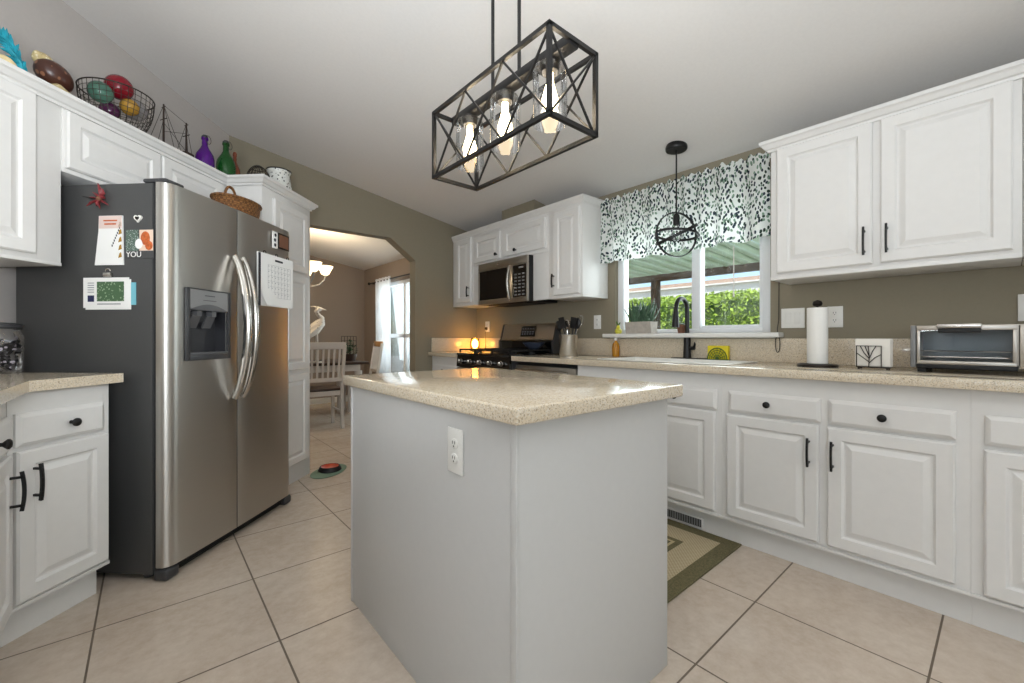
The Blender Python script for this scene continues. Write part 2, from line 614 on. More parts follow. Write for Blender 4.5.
    def loops(self, rects, cap_first=True, cap_last=True):
        """lofts rectangles (x0,x1,z0,z1,y)"""
        rr = [[self.bm.verts.new(p) for p in ((a, y, c), (b, y, c), (b, y, d), (a, y, d))] for a, b, c, d, y in rects]
        fs = []
        for A, B in zip(rr, rr[1:]):
            for k in range(4):
                l = (k + 1) % 4
                fs.append(self.bm.faces.new((A[k], A[l], B[l], B[k])))
        if cap_first:
            fs.append(self.bm.faces.new(rr[0][::-1]))
        if cap_last:
            fs.append(self.bm.faces.new(rr[-1]))
        self._tag(fs)
        return self

    def sweep(self, path, prof, z_up=True):
        """moulding: prof (out, z) swept along a 2D path; 'out' is to the right of travel"""
        P = [Vector(p) for p in path]
        n = len(P)
        offs = []
        for i in range(n):
            d0 = (P[i] - P[i - 1]).normalized() if i > 0 else None
            d1 = (P[i + 1] - P[i]).normalized() if i < n - 1 else None
            if d0 is None:
                offs.append(Vector((d1.y, -d1.x)))
            elif d1 is None:
                offs.append(Vector((d0.y, -d0.x)))
            else:
                n0, n1 = Vector((d0.y, -d0.x)), Vector((d1.y, -d1.x))
                offs.append((n0 + n1) / (1 + n0.dot(n1)))
        rings = [[self.bm.verts.new((p.x + o.x * u, p.y + o.y * u, z)) for u, z in prof] for p, o in zip(P, offs)]
        fs = []
        m = len(prof)
        for A, B in zip(rings, rings[1:]):
            for k in range(m):
                l = (k + 1) % m
                fs.append(self.bm.faces.new((A[k], A[l], B[l], B[k])))
        fs.append(self.bm.faces.new(rings[0][::-1]))
        fs.append(self.bm.faces.new(rings[-1]))
        self._tag(fs)
        return self

    def build(self, name, mats, parent=None, smooth=True, angle=35, label=None, uv=None):
        bmesh.ops.recalc_face_normals(self.bm, faces=self.bm.faces[:])
        if uv:
            lay = self.bm.loops.layers.uv.new('UVMap')
            for f in self.bm.faces:
                for l in f.loops:
                    l[lay].uv = uv(l.vert.co)
        me = bpy.data.meshes.new(name)
        self.bm.to_mesh(me)
        self.bm.free()
        if smooth:
            me.shade_smooth()
            me.set_sharp_from_angle(angle=radians(angle))
        o = bpy.data.objects.new(name, me)
        for m in (mats if isinstance(mats, (list, tuple)) else [mats]):
            me.materials.append(m)
        COL.objects.link(o)
        if parent is not None:
            o.parent = parent
        if label:
            o['label'] = label
        return o


def thing(name, label, cat, loc=(0, 0, 0), rz=0.0, group=None):
    o = bpy.data.objects.new(name, None)
    o.empty_display_size = 0.05
    o.location = loc
    o.rotation_euler = (0, 0, rz)
    o['label'] = label
    o['category'] = cat
    if group:
        o['group'] = group
    COL.objects.link(o)
    return o


def tag(o, label, cat, group=None, loc=None, rz=None):
    o['label'] = label
    o['category'] = cat
    if group:
        o['group'] = group
    if loc is not None:
        o.location = loc
    if rz is not None:
        o.rotation_euler = (0, 0, rz)
    return o


def struct(o, label=None):
    o['kind'] = 'structure'
    if label:
        o['label'] = label
    return o


R2 = math.sqrt(2.0)


def D(s, n, z=0.0):
    """point of the 45 degree fridge wall: s along the wall, n out of it"""
    return Vector(((s + n) / R2, (s - n) / R2, z))


RZ_W, RZ_D, RZ_L, RZ_SIDE = -pi / 2, pi / 4, pi / 2, -pi / 4   # faces of window wall, diagonal, left run, fridge side
XW, YA = 2.85, 3.94                                             # window wall, arch wall
zc = lambda x: 2.235 + 0.172 * (XW - x)

# ------------------------------------------------------------------ the room shell
b = MB(); b.box(-3.6, 3.0, -3.2, 7.4, -0.12, 0.0)
struct(b.build('floor', M['tile'], smooth=False), 'beige square floor tiles with brown grout')
b = MB(); b.prism([(-3.7, zc(-3.7)), (3.0, zc(3.0)), (3.0, zc(3.0) + 0.15), (-3.7, zc(-3.7) + 0.15)], -3.2, 7.4, 'y')
struct(b.build('ceiling', M['ceil'], smooth=False), 'pale sloping ceiling rising away from the window wall')

# window wall with the kitchen window and the dining window cut out
W1 = (0.93, 2.05, 1.10, 2.08)
W2 = (4.95, 6.62, 0.35, 1.93)
b = MB()
X0, X1 = XW, 3.0
for ya, yb, za, zb in ((-3.2, W1[0], 0, 2.24), (W1[1], W2[0], 0, 2.24), (W2[1], 7.4, 0, 2.24),
                       (W1[0], W1[1], 0, W1[2]), (W1[0], W1[1], W1[3], 2.24), (W2[0], W2[1], 0, W2[2]), (W2[0], W2[1], W2[3], 2.24)):
    b.box(X0, X1, ya, yb, za, zb)
ww = b.build('wall_right', [M['olive'], M['taupe']], smooth=False)
for p in ww.data.polygons:
    if p.center.y > 4.06:
        p.material_index = 1
struct(ww, 'olive window wall behind the sink run')

# arch wall
b = MB()
b.prism([(0.47, 0), (0.60, 0), (0.60, 1.84), (0.84, 2.05), (1.81, 2.05), (2.078, 1.855), (2.078, 0), (XW, 0), (XW, zc(XW)), (0.47, zc(0.47))], YA, YA + 0.12, 'y')
aw = b.build('wall_back', [M['olive'], M['taupe'], M['trim']], smooth=False)
for p in aw.data.polygons:
    if p.normal.y > 0.5:
        p.material_index = 1
struct(aw, 'olive wall with a clipped corner archway to the dining room')

# diagonal wall behind the fridge, left wall, and the walls behind the camera
NW = -2.445
b = MB(); pa, pb = D(1.10, NW), D(3.135, NW)
b.prism([(pa.x, pa.y), (pb.x, pb.y), (pb.x - 0.085, pb.y + 0.085), (pa.x - 0.085, pa.y + 0.085)], 0, 2.98)
struct(b.build('wall_corner', M['corner'], smooth=False), 'pale diagonal wall behind the fridge and cabinets')
b = MB(); b.box(-1.10, -0.955, 0.6, 2.60, 0, 2.92); struct(b.build('wall_left', M['ceil'], smooth=False))
b = MB(); b.box(-3.6, -0.955, 0.48, 0.6, 0, 3.3); b.box(-3.6, -3.45, -3.2, 0.5, 0, 3.35)
struct(b.build('wall_living', M['ceil'], smooth=False))
b = MB(); b.box(-3.6, 3.0, -3.2, -3.05, 0, 3.35); struct(b.build('wall_rear', M['ceil'], smooth=False))
b = MB(); b.box(-0.6, 3.0, 7.25, 7.4, 0, 3.0); b.box(-0.72, -0.6, 3.6, 7.4, 0, 3.0)
struct(b.build('wall_dining', M['taupe'], smooth=False), 'taupe dining room walls')
b = MB(); b.box(2.835, 2.849, 4.06, 4.94, 0, 0.09, 0.003); b.box(2.835, 2.849, 6.63, 7.25, 0, 0.09, 0.003); b.box(-0.6, 2.835, 7.235, 7.249, 0, 0.09, 0.003)
struct(b.build('baseboard_dining', M['trim']))


def window(name, Y0, Y1, Z0, Z1, mull_y=None, mull_z=None, fw=0.055, fb=0.03):
    b = MB()
    xa, xb = 2.885, 2.955
    b.box(xa, xb, Y0, Y0 + fw, Z0, Z1, 0.004); b.box(xa, xb, Y1 - fw, Y1, Z0, Z1, 0.004)
    b.box(xa, xb, Y0 + fw, Y1 - fw, Z0, Z0 + fb, 0.004); b.box(xa, xb, Y0 + fw, Y1 - fw, Z1 - fw, Z1, 0.004)
    fr = struct(b.build(name, M['vinyl']))
    b = MB()
    if mull_y:
        b.box(xa - 0.004, xb, mull_y - 0.03, mull_y + 0.03, Z0 + fb, Z1 - fw, 0.004)
        b.box(xa + 0.012, xb - 0.012, Y0 + fw, Y0 + fw + 0.022, Z0 + fb, Z1 - fw, 0.003)
        b.box(xa + 0.012, xb - 0.012, Y0 + fw + 0.022, mull_y - 0.03, Z0 + fb, Z0 + fb + 0.02, 0.003)
    if mull_z:
        b.box(xa - 0.004, xb, Y0 + fw, Y1 - fw, mull_z - 0.03, mull_z + 0.03, 0.004)
    b.build('sash_bar', M['vinyl'], fr)
    b = MB(); b.box(2.918, 2.922, Y0 + fw, Y1 - fw, Z0 + fb, Z1 - fw); b.build('pane', M['pane'], fr, smooth=False)
    return fr


w1 = window('window_1', *W1, mull_y=1.405)
b = MB(); b.box(2.765, 2.884, 0.86, 2.115, 1.068, 1.098, 0.006); b.box(2.815, 2.849, 0.90, 2.075, 1.064, 1.068)
b.build('window_sill', M['trim'], w1)
w2 = window('window_2', *W2, mull_y=5.80, mull_z=1.10)

# ------------------------------------------------------------------ outside
b = MB(); b.box(3.0, 30, -14, 26, -0.2, -0.1); struct(b.build('ground', M['concrete'], smooth=False), 'pale patio paving outside')


def leafmass(b, x0, x1, y0, y1, z0, z1, n, size):
    for _ in range(n):
        # leaves lie mostly in the outer skin of the hedge
        f = random.random()
        x = x0 + (x1 - x0) * random.random() ** 2.2
        z = z0 + (z1 - z0) * random.random()
        if f < 0.3:
            x, z = random.uniform(x0, x1), z1 - random.random() ** 2 * 0.15 + 0.05
        y = random.uniform(y0, y1)
        a = Vector((random.uniform(-1, 1), random.uniform(-1, 1), random.uniform(-1, 1))).normalized()
        c = a.cross(Vector((random.uniform(-1, 1), random.uniform(-1, 1), random.uniform(-1, 1)))).normalized()
        s = size * random.uniform(0.6, 1.3)
        p = Vector((x, y, z))
        b.quad(p - a * s, p + c * s * 0.5, p + a * s, p - c * s * 0.5)


h = thing('hedge', 'bright green clipped hedge beyond the patio, seen through the kitchen window', 'hedge', (8.0, 4.0, -0.1))
b = MB(); b.box(0.12, 1.2, -4.4, 6.4, 0, 1.85); b.build('branches', M['hedgein'], h)
b = MB(); leafmass(b, 0.0, 1.3, -3.0, 6.5, 0.6, 1.97, 30000, 0.038); b.build('foliage', M['hedge'], h, smooth=False)
h['kind'] = 'thing'

t = thing('patio_cover', 'slatted pale patio cover on a brown beam outside the window', 'patio cover', (3.02, 0, 0))
b = MB()
for i in range(46):
    y = -2.6 + i * 0.21
    b.prism([(0.0, 2.20), (3.25, 2.05), (3.25, 2.065), (0.0, 2.215)], y, y + 0.185, 'y')
    b.prism([(0.0, 2.16), (3.25, 2.01), (3.25, 2.0495), (0.0, 2.1995)], y, y + 0.035, 'y')
b.build('roof_panel', M['patio'], t, smooth=False)
b = MB(); b.box(2.90, 3.02, -2.6, 7.1, 1.94, 2.035, 0.006); b.build('beam', M['beam'], t)
for y in (-1.6, 3.55, 6.9):
    b = MB(); b.box(2.91, 3.01, y - 0.055, y + 0.055, -0.1, 1.94, 0.004); b.box(2.88, 3.04, y - 0.08, y + 0.08, -0.1, -0.02, 0.004)
    b.build('post', M['beam'], t)

t = thing('house', 'white neighbouring house with a tan tiled roof behind the hedge', 'house', (13.0, 6.0, -0.1))
b = MB(); b.box(0.02, 7.0, -8.5, 9.0, 0, 2.80); b.build('wall', M['stucco'], t, smooth=False)
b = MB(); b.prism([(-0.04, 2.80), (7.5, 2.80), (3.7, 3.42)], -9, 9.6, 'y'); b.build('roof', M['roof'], t, smooth=False)
b = MB(); b.box(-0.10, 0.0, -9, 9.6, 2.76, 2.80); b.build('gutter', M['stucco'], t, smooth=False)


# ------------------------------------------------------------------ cabinet builders (local: x along the face, y into the cabinet, z up)
def door_mb(w, h, x, z, t=0.02, fw=0.058, y=0.0):
    b = MB()
    R = lambda i, d: (x + i, x + w - i, z + i, z + h - i, y + d)
    fw = min(fw, w * 0.24, h * 0.24)
    b.loops([R(0, 0), R(0, -t + 0.006), R(0.006, -t), R(fw - 0.008, -t), R(fw, -t + 0.009), R(fw + 0.007, -t + 0.009),
             R(fw + 0.028, -t + 0.001), R(fw + 0.03, -t + 0.001)])
    return b


def drawer_mb(w, h, x, z, t=0.02, y=0.0):
    b = MB()
    R = lambda i, d: (x + i, x + w - i, z + i, z + h - i, y + d)
    b.loops([R(0, 0), R(0, -t + 0.009), R(0.004, -t + 0.006), R(0.014, -t), R(0.016, -t)])
    return b


def pull(parent, x, z0, z1, y=-0.0205):
    """black bar pull with two posts"""
    b = MB()
    zc_, n = (z0 + z1) / 2, 9
    hh = (z1 - z0) / 2
    pts = [(x, y - 0.026 - 0.006 * (1 - ((i / (n - 1)) * 2 - 1) ** 2), zc_ + hh * ((i / (n - 1)) * 2 - 1)) for i in range(n)]
    for p, q in zip(pts, pts[1:]):
        b.obox(p, q, 0.010, 0.008, (1, 0, 0))
    for zz in (zc_ - hh * 0.72, zc_ + hh * 0.72):
        b.obox((x, y, zz), (x, y - 0.03, zz), 0.008, 0.008)
    return b.build('handle', M['black'], parent, label='black bar handle')


def knob(parent, x, z, y=-0.0205):
    b = MB()
    b.lathe([(0.007, 0.0), (0.006, 0.012), (0.010, 0.016), (0.0155, 0.022), (0.0155, 0.027), (0.010, 0.0315), (0.002, 0.033)], (x, y, z), 16, 'y')
    return b.build('knob', M['black'], parent, label='black round knob')


def add_door(t, w, h, x, z, handle=None, hz=None, kx=None, kz=None):
    d = door_mb(w, h, x, z).build('door', M['cab'], t, angle=20)
    if handle is not None:
        pull(d, handle, *hz)
    if kx is not None:
        knob(d, kx, kz)
    return d


def add_drawer(t, w, h, x, z, kx=None, kz=None):
    d = drawer_mb(w, h, x, z).build('drawer', M['cab'], t, angle=20)
    if kx is not None:
        knob(d, kx, kz if kz is not None else z + h / 2)
    return d


def base_body(t, w, depth, toe=0.055, z0=0.128, z1=0.878, hollow=False):
    b = MB()
    if hollow:      # open box round the sink bowl
        b.box(0, w, 0, 0.02, z0, z1); b.box(0, w, depth - 0.012, depth, z0, z1); b.box(0, 0.018, 0.02, depth - 0.012, z0, z1)
        b.box(w - 0.018, w, 0.02, depth - 0.012, z0, z1); b.box(0.018, w - 0.018, 0.02, depth - 0.012, z0, z0 + 0.018)
    else:
        b.box(0, w, 0, depth, z0, z1)
    b.box(0, w, -0.006, 0.0, z0, z0 + 0.014, 0.001)
    b.build('cabinet_body', M['cab'], t)
    b = MB(); b.box(0, w, toe, toe + 0.02, 0.0, z0); b.build('toe_kick', M['cab'], t, smooth=False)


BASES = 'white base cabinets along the window wall'
# ---- window wall bases: face at x = 2.27, local x = y_left - Y
XF = 2.27


def wbase(ya, yb, label, group=BASES, hollow=False):
    t = thing('base_cabinet', label, 'cabinet', (XF, ya, 0), RZ_W, group)
    base_body(t, ya - yb, 0.575, hollow=hollow)
    return t, (lambda Y: ya - Y)


t, L = wbase(1.945, 0.9645, 'white sink base cabinet below the black faucet, partly hidden by the island', hollow=True)
add_drawer(t, 0.44, 0.105, L(1.43), 0.69, L(1.21), 0.742)
add_drawer(t, 0.42, 0.105, L(1.90), 0.69, L(1.69), 0.742)
add_door(t, 0.43, 0.52, L(1.43), 0.158, L(1.385), (0.49, 0.62))
add_door(t, 0.42, 0.52, L(1.90), 0.158, L(1.525), (0.49, 0.62))
t, L = wbase(0.964, 0.0865, 'white base cabinet with two drawers over two doors, below the paper towel holder and napkins')
add_drawer(t, 0.391, 0.105, L(0.929), 0.69, L(0.745), 0.747)
add_drawer(t, 0.386, 0.105, L(0.509), 0.69, L(0.327), 0.744)
add_door(t, 0.394, 0.518, L(0.939), 0.158, L(0.579), (0.493, 0.62))
add_door(t, 0.388, 0.518, L(0.513), 0.158, L(0.492), (0.493, 0.62))
t, L = wbase(0.086, -0.76, 'white base cabinet under the toaster oven at the right edge of the photo')
add_drawer(t, 0.38, 0.105, L(0.052), 0.685, L(-0.14), 0.74)
add_drawer(t, 0.38, 0.105, L(-0.345), 0.685, L(-0.535), 0.74)
add_door(t, 0.38, 0.518, L(0.054), 0.150, L(-0.30), (0.485, 0.612))
add_door(t, 0.38, 0.518, L(-0.345), 0.150, L(-0.37), (0.485, 0.612))
t, L = wbase(3.93, 3.40, 'narrow white base cabinet between the stove and the archway wall')
add_drawer(t, 0.46, 0.105, 0.035, 0.69, 0.265, 0.742)
add_door(t, 0.46, 0.518, 0.035, 0.158, 0.45, (0.49, 0.62))

# floor register in the toe kick of the sink cabinet
t = thing('floor_register', 'slotted toe-kick air register beside the green rug', 'vent', (2.322, 1.31, 0.012), RZ_W)
b = MB(); b.box(0, 0.225, -0.008, 0, 0, 0.062, 0.002); b.build('frame', M['cab'], t)
b = MB(); b.box(0.012, 0.213, -0.0095, -0.0082, 0.010, 0.052); b.build('backing', M['slot'], t, smooth=False)
for i in range(14):
    b = MB(); b.box(0.016 + i * 0.0143, 0.022 + i * 0.0143, -0.013, -0.0097, 0.010, 0.052); b.build('louver', M['midgrey'], t, smooth=False)

# ---- worktops
t = thing('countertop', 'beige speckled stone worktop along the window wall with the white sink', 'worktop', (2.22, 2.605, 0.88))
b = MB()
SX0, SX1, SY0, SY1 = 2.345, 2.745, 0.99, 1.80
zt0, zt1 = 0.0, 0.04
lx = lambda X: X - 2.22
ly = lambda Y: Y - 2.605
b.box(lx(2.22), lx(SX0), ly(-0.78), ly(2.60), zt0, zt1, 0.005)
b.box(lx(SX1), lx(2.848), ly(-0.78), ly(2.60), zt0, zt1, 0.001)
b.box(lx(SX0), lx(SX1), ly(-0.78), ly(SY0), zt0, zt1, 0.001)
b.box(lx(SX0), lx(SX1), ly(SY1), ly(2.60), zt0, zt1, 0.001)
b.build('slab', M['stone'], t)
b = MB(); b.box(lx(2.829), lx(2.848), ly(-0.78), ly(2.60), 0.0405, 0.182, 0.003); b.build('backsplash', M['stone'], t)
t = thing('countertop', 'short beige stone worktop in the corner left of the stove, behind the glowing lamp', 'worktop', (2.22, 3.40, 0.88))
b = MB(); b.box(0, 0.628, 0.0, 0.535, 0, 0.04, 0.004); b.build('slab', M['stone'], t)
b = MB(); b.box(0.609, 0.628, 0.0, 0.535, 0.0405, 0.185, 0.003); b.build('backsplash', M['stone'], t)
b = MB(); b.box(0.038, 0.6085, 0.515, 0.535, 0.0405, 0.185, 0.003); b.build('backsplash', M['stone'], t)

t = thing('sink', 'white drop-in kitchen sink in the worktop under the window', 'sink', (SX0, SY0, 0.92))
w_, l_ = SX1 - SX0, SY1 - SY0
b = MB()
b.box(-0.02, 0.012, -0.02, l_ + 0.02, 0.0005, 0.005, 0.002); b.box(w_ - 0.012, w_ + 0.02, -0.02, l_ + 0.02, 0.0005, 0.005, 0.002)
b.box(0.012, w_ - 0.012, -0.02, 0.012, 0.0005, 0.005, 0.002); b.box(0.012, w_ - 0.012, l_ - 0.012, l_ + 0.02, 0.0005, 0.005, 0.002)
b.build('rim', M['white'], t)
b = MB()
for a in ((0.003, 0.014, 0.003, l_ - 0.003), (w_ - 0.014, w_ - 0.003, 0.003, l_ - 0.003), (0.014, w_ - 0.014, 0.003, 0.014), (0.014, w_ - 0.014, l_ - 0.014, l_ - 0.003)):
    b.box(*a, -0.18, 0.004)
b.box(0.003, w_ - 0.003, 0.003, l_ - 0.003, -0.19, -0.18)
b.build('basin', M['white'], t)
b = MB(); b.lathe([(0.045, 0), (0.045, 0.004), (0.03, 0.005), (0.02, 0.003)], (w_ / 2, l_ / 2, -0.1795), 20); b.build('drain', M['chrome'], t)

# ---- upper cabinets
UPR = 'white upper cabinets right of the window'
CROWN = [(0.0, 0.0), (0.008, 0.0), (0.010, 0.012), (0.020, 0.016), (0.032, 0.034), (0.042, 0.040), (0.042, 0.056), (0.0, 0.056)]


def crown_prof(z):
    return [(u + 0.0015, v + z) for u, v in CROWN]


XU = 2.55
t = thing('wall_cabinet', 'white two-door upper cabinet with black bar handles, right of the window', 'cabinet', (XU, 0.83, 1.375), RZ_W, UPR)
b = MB(); b.box(0, 0.868, 0, 0.296, 0.0, 0.695, 0.002); b.box(0.0, 0.868, -0.004, 0, 0.0, 0.018, 0.001); b.build('cabinet_body', M['cab'], t)
L = lambda Y: 0.83 - Y
add_door(t, 0.393, 0.655, L(0.799), 0.033, L(0.433), (0.072, 0.202))
add_door(t, 0.392, 0.655, L(0.378), 0.033, L(0.353), (0.072, 0.202))
t = thing('wall_cabinet', 'white upper cabinet cut by the right edge of the photo, above the toaster oven end', 'cabinet', (XU, -0.04, 1.375), RZ_W, UPR)
b = MB(); b.box(0, 0.84, 0, 0.296, 0.0, 0.695, 0.002); b.box(0.0, 0.84, -0.004, 0, 0.0, 0.018, 0.001); b.build('cabinet_body', M['cab'], t)
add_door(t, 0.385, 0.655, 0.02, 0.033, 0.37, (0.072, 0.202)); add_door(t, 0.385, 0.655, 0.42, 0.033, 0.45, (0.072, 0.202))
b = MB(); b.sweep([(XW - 0.004, 0.8315), (XU, 0.8315), (XU, -0.88)][::-1], [(-u, z) for u, z in crown_prof(2.062)])
tag(b.build('crown_moulding', M['cab'], angle=25), 'white crown moulding on top of the upper cabinets right of the window', 'moulding')

UPL = 'white upper cabinets around the microwave'
t = thing('wall_cabinet', 'narrow white upper cabinet with one door left of the microwave', 'cabinet', (2.53, 3.932, 1.40), RZ_W, UPL)
b = MB(); b.box(0, 0.376, 0, 0.316, 0.0, 0.728, 0.002); b.build('cabinet_body', M['cab'], t)
L = lambda Y: 3.932 - Y
add_door(t, 0.265, 0.665, L(3.85), 0.035, L(3.609), (0.085, 0.195))
t = thing('wall_cabinet', 'white two-door upper cabinet with small knobs, above the microwave', 'cabinet', (2.53, 3.555, 1.79), RZ_W, UPL)
b = MB(); b.box(0, 1.075, 0, 0.316, 0.0, 0.338, 0.002); b.build('cabinet_body', M['cab'], t)
L = lambda Y: 3.555 - Y
add_door(t, 0.41, 0.258, L(3.52), 0.028, kx=L(3.147), kz=0.068)
add_door(t, 0.545, 0.258, L(3.055), 0.028, kx=L(2.873), kz=0.066)
b = MB(); b.box(L(3.555), L(3.395), 0.004, 0.024, -0.39, -0.002, 0.001); b.build('filler_panel', M['cab'], t)
b = MB(); b.box(L(2.672), L(2.482), 0.004, 0.024, -0.402, -0.002, 0.001)
b.build('filler_panel', M['cab'], t)
t = thing('wall_cabinet', 'white single-door upper cabinet between the microwave and the window valance', 'cabinet', (2.53, 2.478, 1.385), RZ_W, UPL)
b = MB(); b.box(0, 0.36, 0, 0.316, 0.0, 0.743, 0.002); b.build('cabinet_body', M['cab'], t)
L = lambda Y: 2.478 - Y
add_door(t, 0.275, 0.672, L(2.413), 0.025, L(2.40), (0.088, 0.198))
b = MB(); b.sweep([(2.53, 3.932), (2.53, 2.1165), (XW - 0.004, 2.1165)], [(u * 0.5, z) for u, z in crown_prof(2.106)][::-1])
tag(b.build('crown_moulding', M['cab'], angle=25), 'white crown moulding on top of the cabinets over the microwave', 'moulding')
# boxed duct on top of those cabinets
b = MB(); b.prism([(2.575, 2.130), (2.848, 2.130), (2.848, zc(2.848) - 0.002), (2.575, zc(2.575) - 0.002)], 2.70, 3.15, 'y')
tag(b.build('duct_cover', M['olive'], smooth=False), 'olive boxed duct standing on the cabinets over the microwave', 'duct')

# ---- diagonal run
DG = 'white cabinets of the diagonal fridge wall'


def dthing(name, label, cat, s, n, z, group=None):
    return thing(name, label, cat, D(s, n, z), RZ_D, group)


t = dthing('base_cabinet', 'white base cabinet with one drawer and one door, left of the fridge', 'cabinet', 1.30, -1.81, 0, DG)
base_body(t, 0.336, 0.60)
add_drawer(t, 0.292, 0.115, 0.016, 0.689, 0.179, 0.747)
add_door(t, 0.308, 0.522, 0.016, 0.152, 0.062, (0.495, 0.625))
c0 = D(1.30, -1.81)
t = thing('base_cabinet', 'white base cabinet at the left edge of the photo, seen edge on', 'cabinet', (c0.x, c0.y - 0.62, 0), RZ_L, DG)
base_body(t, 0.612, 0.58)
add_drawer(t, 0.56, 0.115, 0.025, 0.689, 0.37, 0.747)
add_door(t, 0.56, 0.522, 0.025, 0.152, 0.535, (0.495, 0.625))
e0, e1, e2, e3 = D(1.327, -1.763), D(1.655, -1.763), D(1.655, -2.44), D(1.12, -2.44)
b = MB(); b.prism([(e0.x, 0.98), (e0.x, e0.y), (e1.x, e1.y), (e2.x, e2.y), (-0.95, -0.95 + 2.44 * R2), (-0.95, 0.98)], 0.88, 0.918)
o = b.build('countertop', M['stone'], smooth=False)
tag(o, 'beige stone worktop in the left corner beside the fridge', 'worktop')

t = dthing('wall_cabinet', 'large white upper cabinet left of the fridge, at the left edge', 'cabinet', 1.13, -2.09, 1.376, DG)
b = MB(); b.box(0, 0.558, 0, 0.35, 0, 0.724, 0.002); b.box(0, 0.558, -0.003, 0, 0, 0.014, 0.001); b.build('cabinet_body', M['cab'], t)
add_door(t, 0.395, 0.655, 0.062, 0.034)
t = dthing('wall_cabinet', 'shallow white two-door cabinet over the fridge', 'cabinet', 1.690, -2.09, 1.79, DG)
b = MB(); b.box(0, 0.957, 0, 0.35, 0, 0.31, 0.002); b.build('cabinet_body', M['cab'], t)
add_door(t, 0.452, 0.252, 0.010, 0.018); add_door(t, 0.43, 0.252, 0.474, 0.018)
t = dthing('pantry_cabinet', 'tall white pantry cabinet between the fridge and the archway', 'cabinet', 2.650, -1.845, 0, DG)
b = MB(); b.box(0, 0.57, 0, 0.50, 0.0, 2.10, 0.002); b.build('cabinet_body', M['cab'], t)
add_door(t, 0.41, 0.462, 0.107, 1.555); add_door(t, 0.41, 0.70, 0.107, 0.828); add_door(t, 0.41, 0.665, 0.107, 0.135)
pth = [D(s, n) for s, n in ((1.08, -2.09), (2.648, -2.09), (2.648, -1.845), (3.222, -1.845), (3.222, -2.33))]
b = MB(); b.sweep([(p.x, p.y) for p in pth], crown_prof(2.066))
tag(b.build('crown_moulding', M['cab'], angle=25), 'white crown moulding along the cabinets over the fridge and pantry', 'moulding')

# ------------------------------------------------------------------ island
t = thing('kitchen_island', 'white painted kitchen island cabinet in the middle of the floor', 'island', (0.63, 0.72, 0))
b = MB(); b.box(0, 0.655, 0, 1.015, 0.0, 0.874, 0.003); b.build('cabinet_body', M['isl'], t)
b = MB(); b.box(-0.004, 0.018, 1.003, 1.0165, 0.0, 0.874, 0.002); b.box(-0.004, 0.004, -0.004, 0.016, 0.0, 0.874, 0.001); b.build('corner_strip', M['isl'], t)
for k in range(2):
    d = MB()
    for bb in (d,):
        x = 0.655
        y0 = 0.05 + k * 0.47
        w, hh = 0.445, 0.68
        fw = 0.055
        R = lambda i, dd: [(x + dd, y0 + i, 0.13 + i), (x + dd, y0 + w - i, 0.13 + i), (x + dd, y0 + w - i, 0.13 + hh - i), (x + dd, y0 + i, 0.13 + hh - i)]
        rings = [[bb.bm.verts.new(p) for p in R(i, dd)] for i, dd in ((0, 0.0005), (0, 0.012), (0.005, 0.018), (fw, 0.018), (fw + 0.006, 0.009), (fw + 0.03, 0.017))]
        for A, B in zip(rings, rings[1:]):
            for q in range(4):
                bb.bm.faces.new((A[q], A[(q + 1) % 4], B[(q + 1) % 4], B[q]))
        bb.bm.faces.new(rings[0]); bb.bm.faces.new(rings[-1])
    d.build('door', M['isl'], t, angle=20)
b = MB(); b.box(0, 0.722, 0, 1.07, 0, 0.039, 0.006, 3)
tag(b.build('island_countertop', M['stone']), 'beige speckled stone top of the kitchen island', 'worktop', loc=(0.60, 0.685, 0.875))


# ------------------------------------------------------------------ outlets and switches (local: face at y = 0 looking to -y)
def outlet(label, loc, rz, gang=1, kind='outlet', w=0.072, h=0.115):
    t = thing('wall_outlet' if kind == 'outlet' else 'light_switch', label, 'outlet' if kind == 'outlet' else 'switch', loc, rz, 'wall outlets and switches')
    W = w + (gang - 1) * 0.046
    b = MB(); b.box(-W / 2, W / 2, -0.006, -0.0005, -h / 2, h / 2, 0.002); b.build('cover_plate', M['plate'], t)
    for g in range(gang):
        gx = (g - (gang - 1) / 2) * 0.046
        if kind == 'outlet':
            for s in (-1, 1):
                b = MB(); b.lathe([(0.0165, 0.0062), (0.0165, 0.008), (0.015, 0.0088)], (gx, 0, s * 0.02), 20, 'y', sy=0.85)
                o = b.build('socket', M['plate'], t)
                b = MB()
                for dx in (-0.0055, 0.0055):
                    b.box(gx + dx - 0.0012, gx + dx + 0.0012, -0.0094, -0.0089, s * 0.02 - 0.001, s * 0.02 + 0.007)
                b.box(gx - 0.002, gx + 0.002, -0.0094, -0.0089, s * 0.02 - 0.009, s * 0.02 - 0.005)
                b.build('slot', M['slot'], o, smooth=False)
        else:
            b = MB(); b.box(gx - 0.016, gx + 0.016, -0.0095, -0.0062, -0.033, 0.033, 0.0015); b.build('rocker', M['trim'], t)
    return t


outlet('white double outlet on the left side of the island', (0.6295, 0.963, 0.763), RZ_W, h=0.12)
outlet('white single outlet on the olive wall left of the window', (XW - 0.0005, 2.225, 1.197), RZ_W)
outlet('white double rocker switch on the olive wall right of the window', (XW - 0.0005, 0.812, 1.18), RZ_W, 2, 'switch')
outlet('white outlet on the olive wall right of the paper towel roll', (XW - 0.0005, 0.613, 1.18), RZ_W)
outlet('white outlet plate above the toaster oven at the right edge', (XW - 0.0005, -0.088, 1.195), RZ_W, 2)
outlet('white outlet on the wall behind the glowing lamp', (XW - 0.0005, 3.735, 1.19), RZ_W)

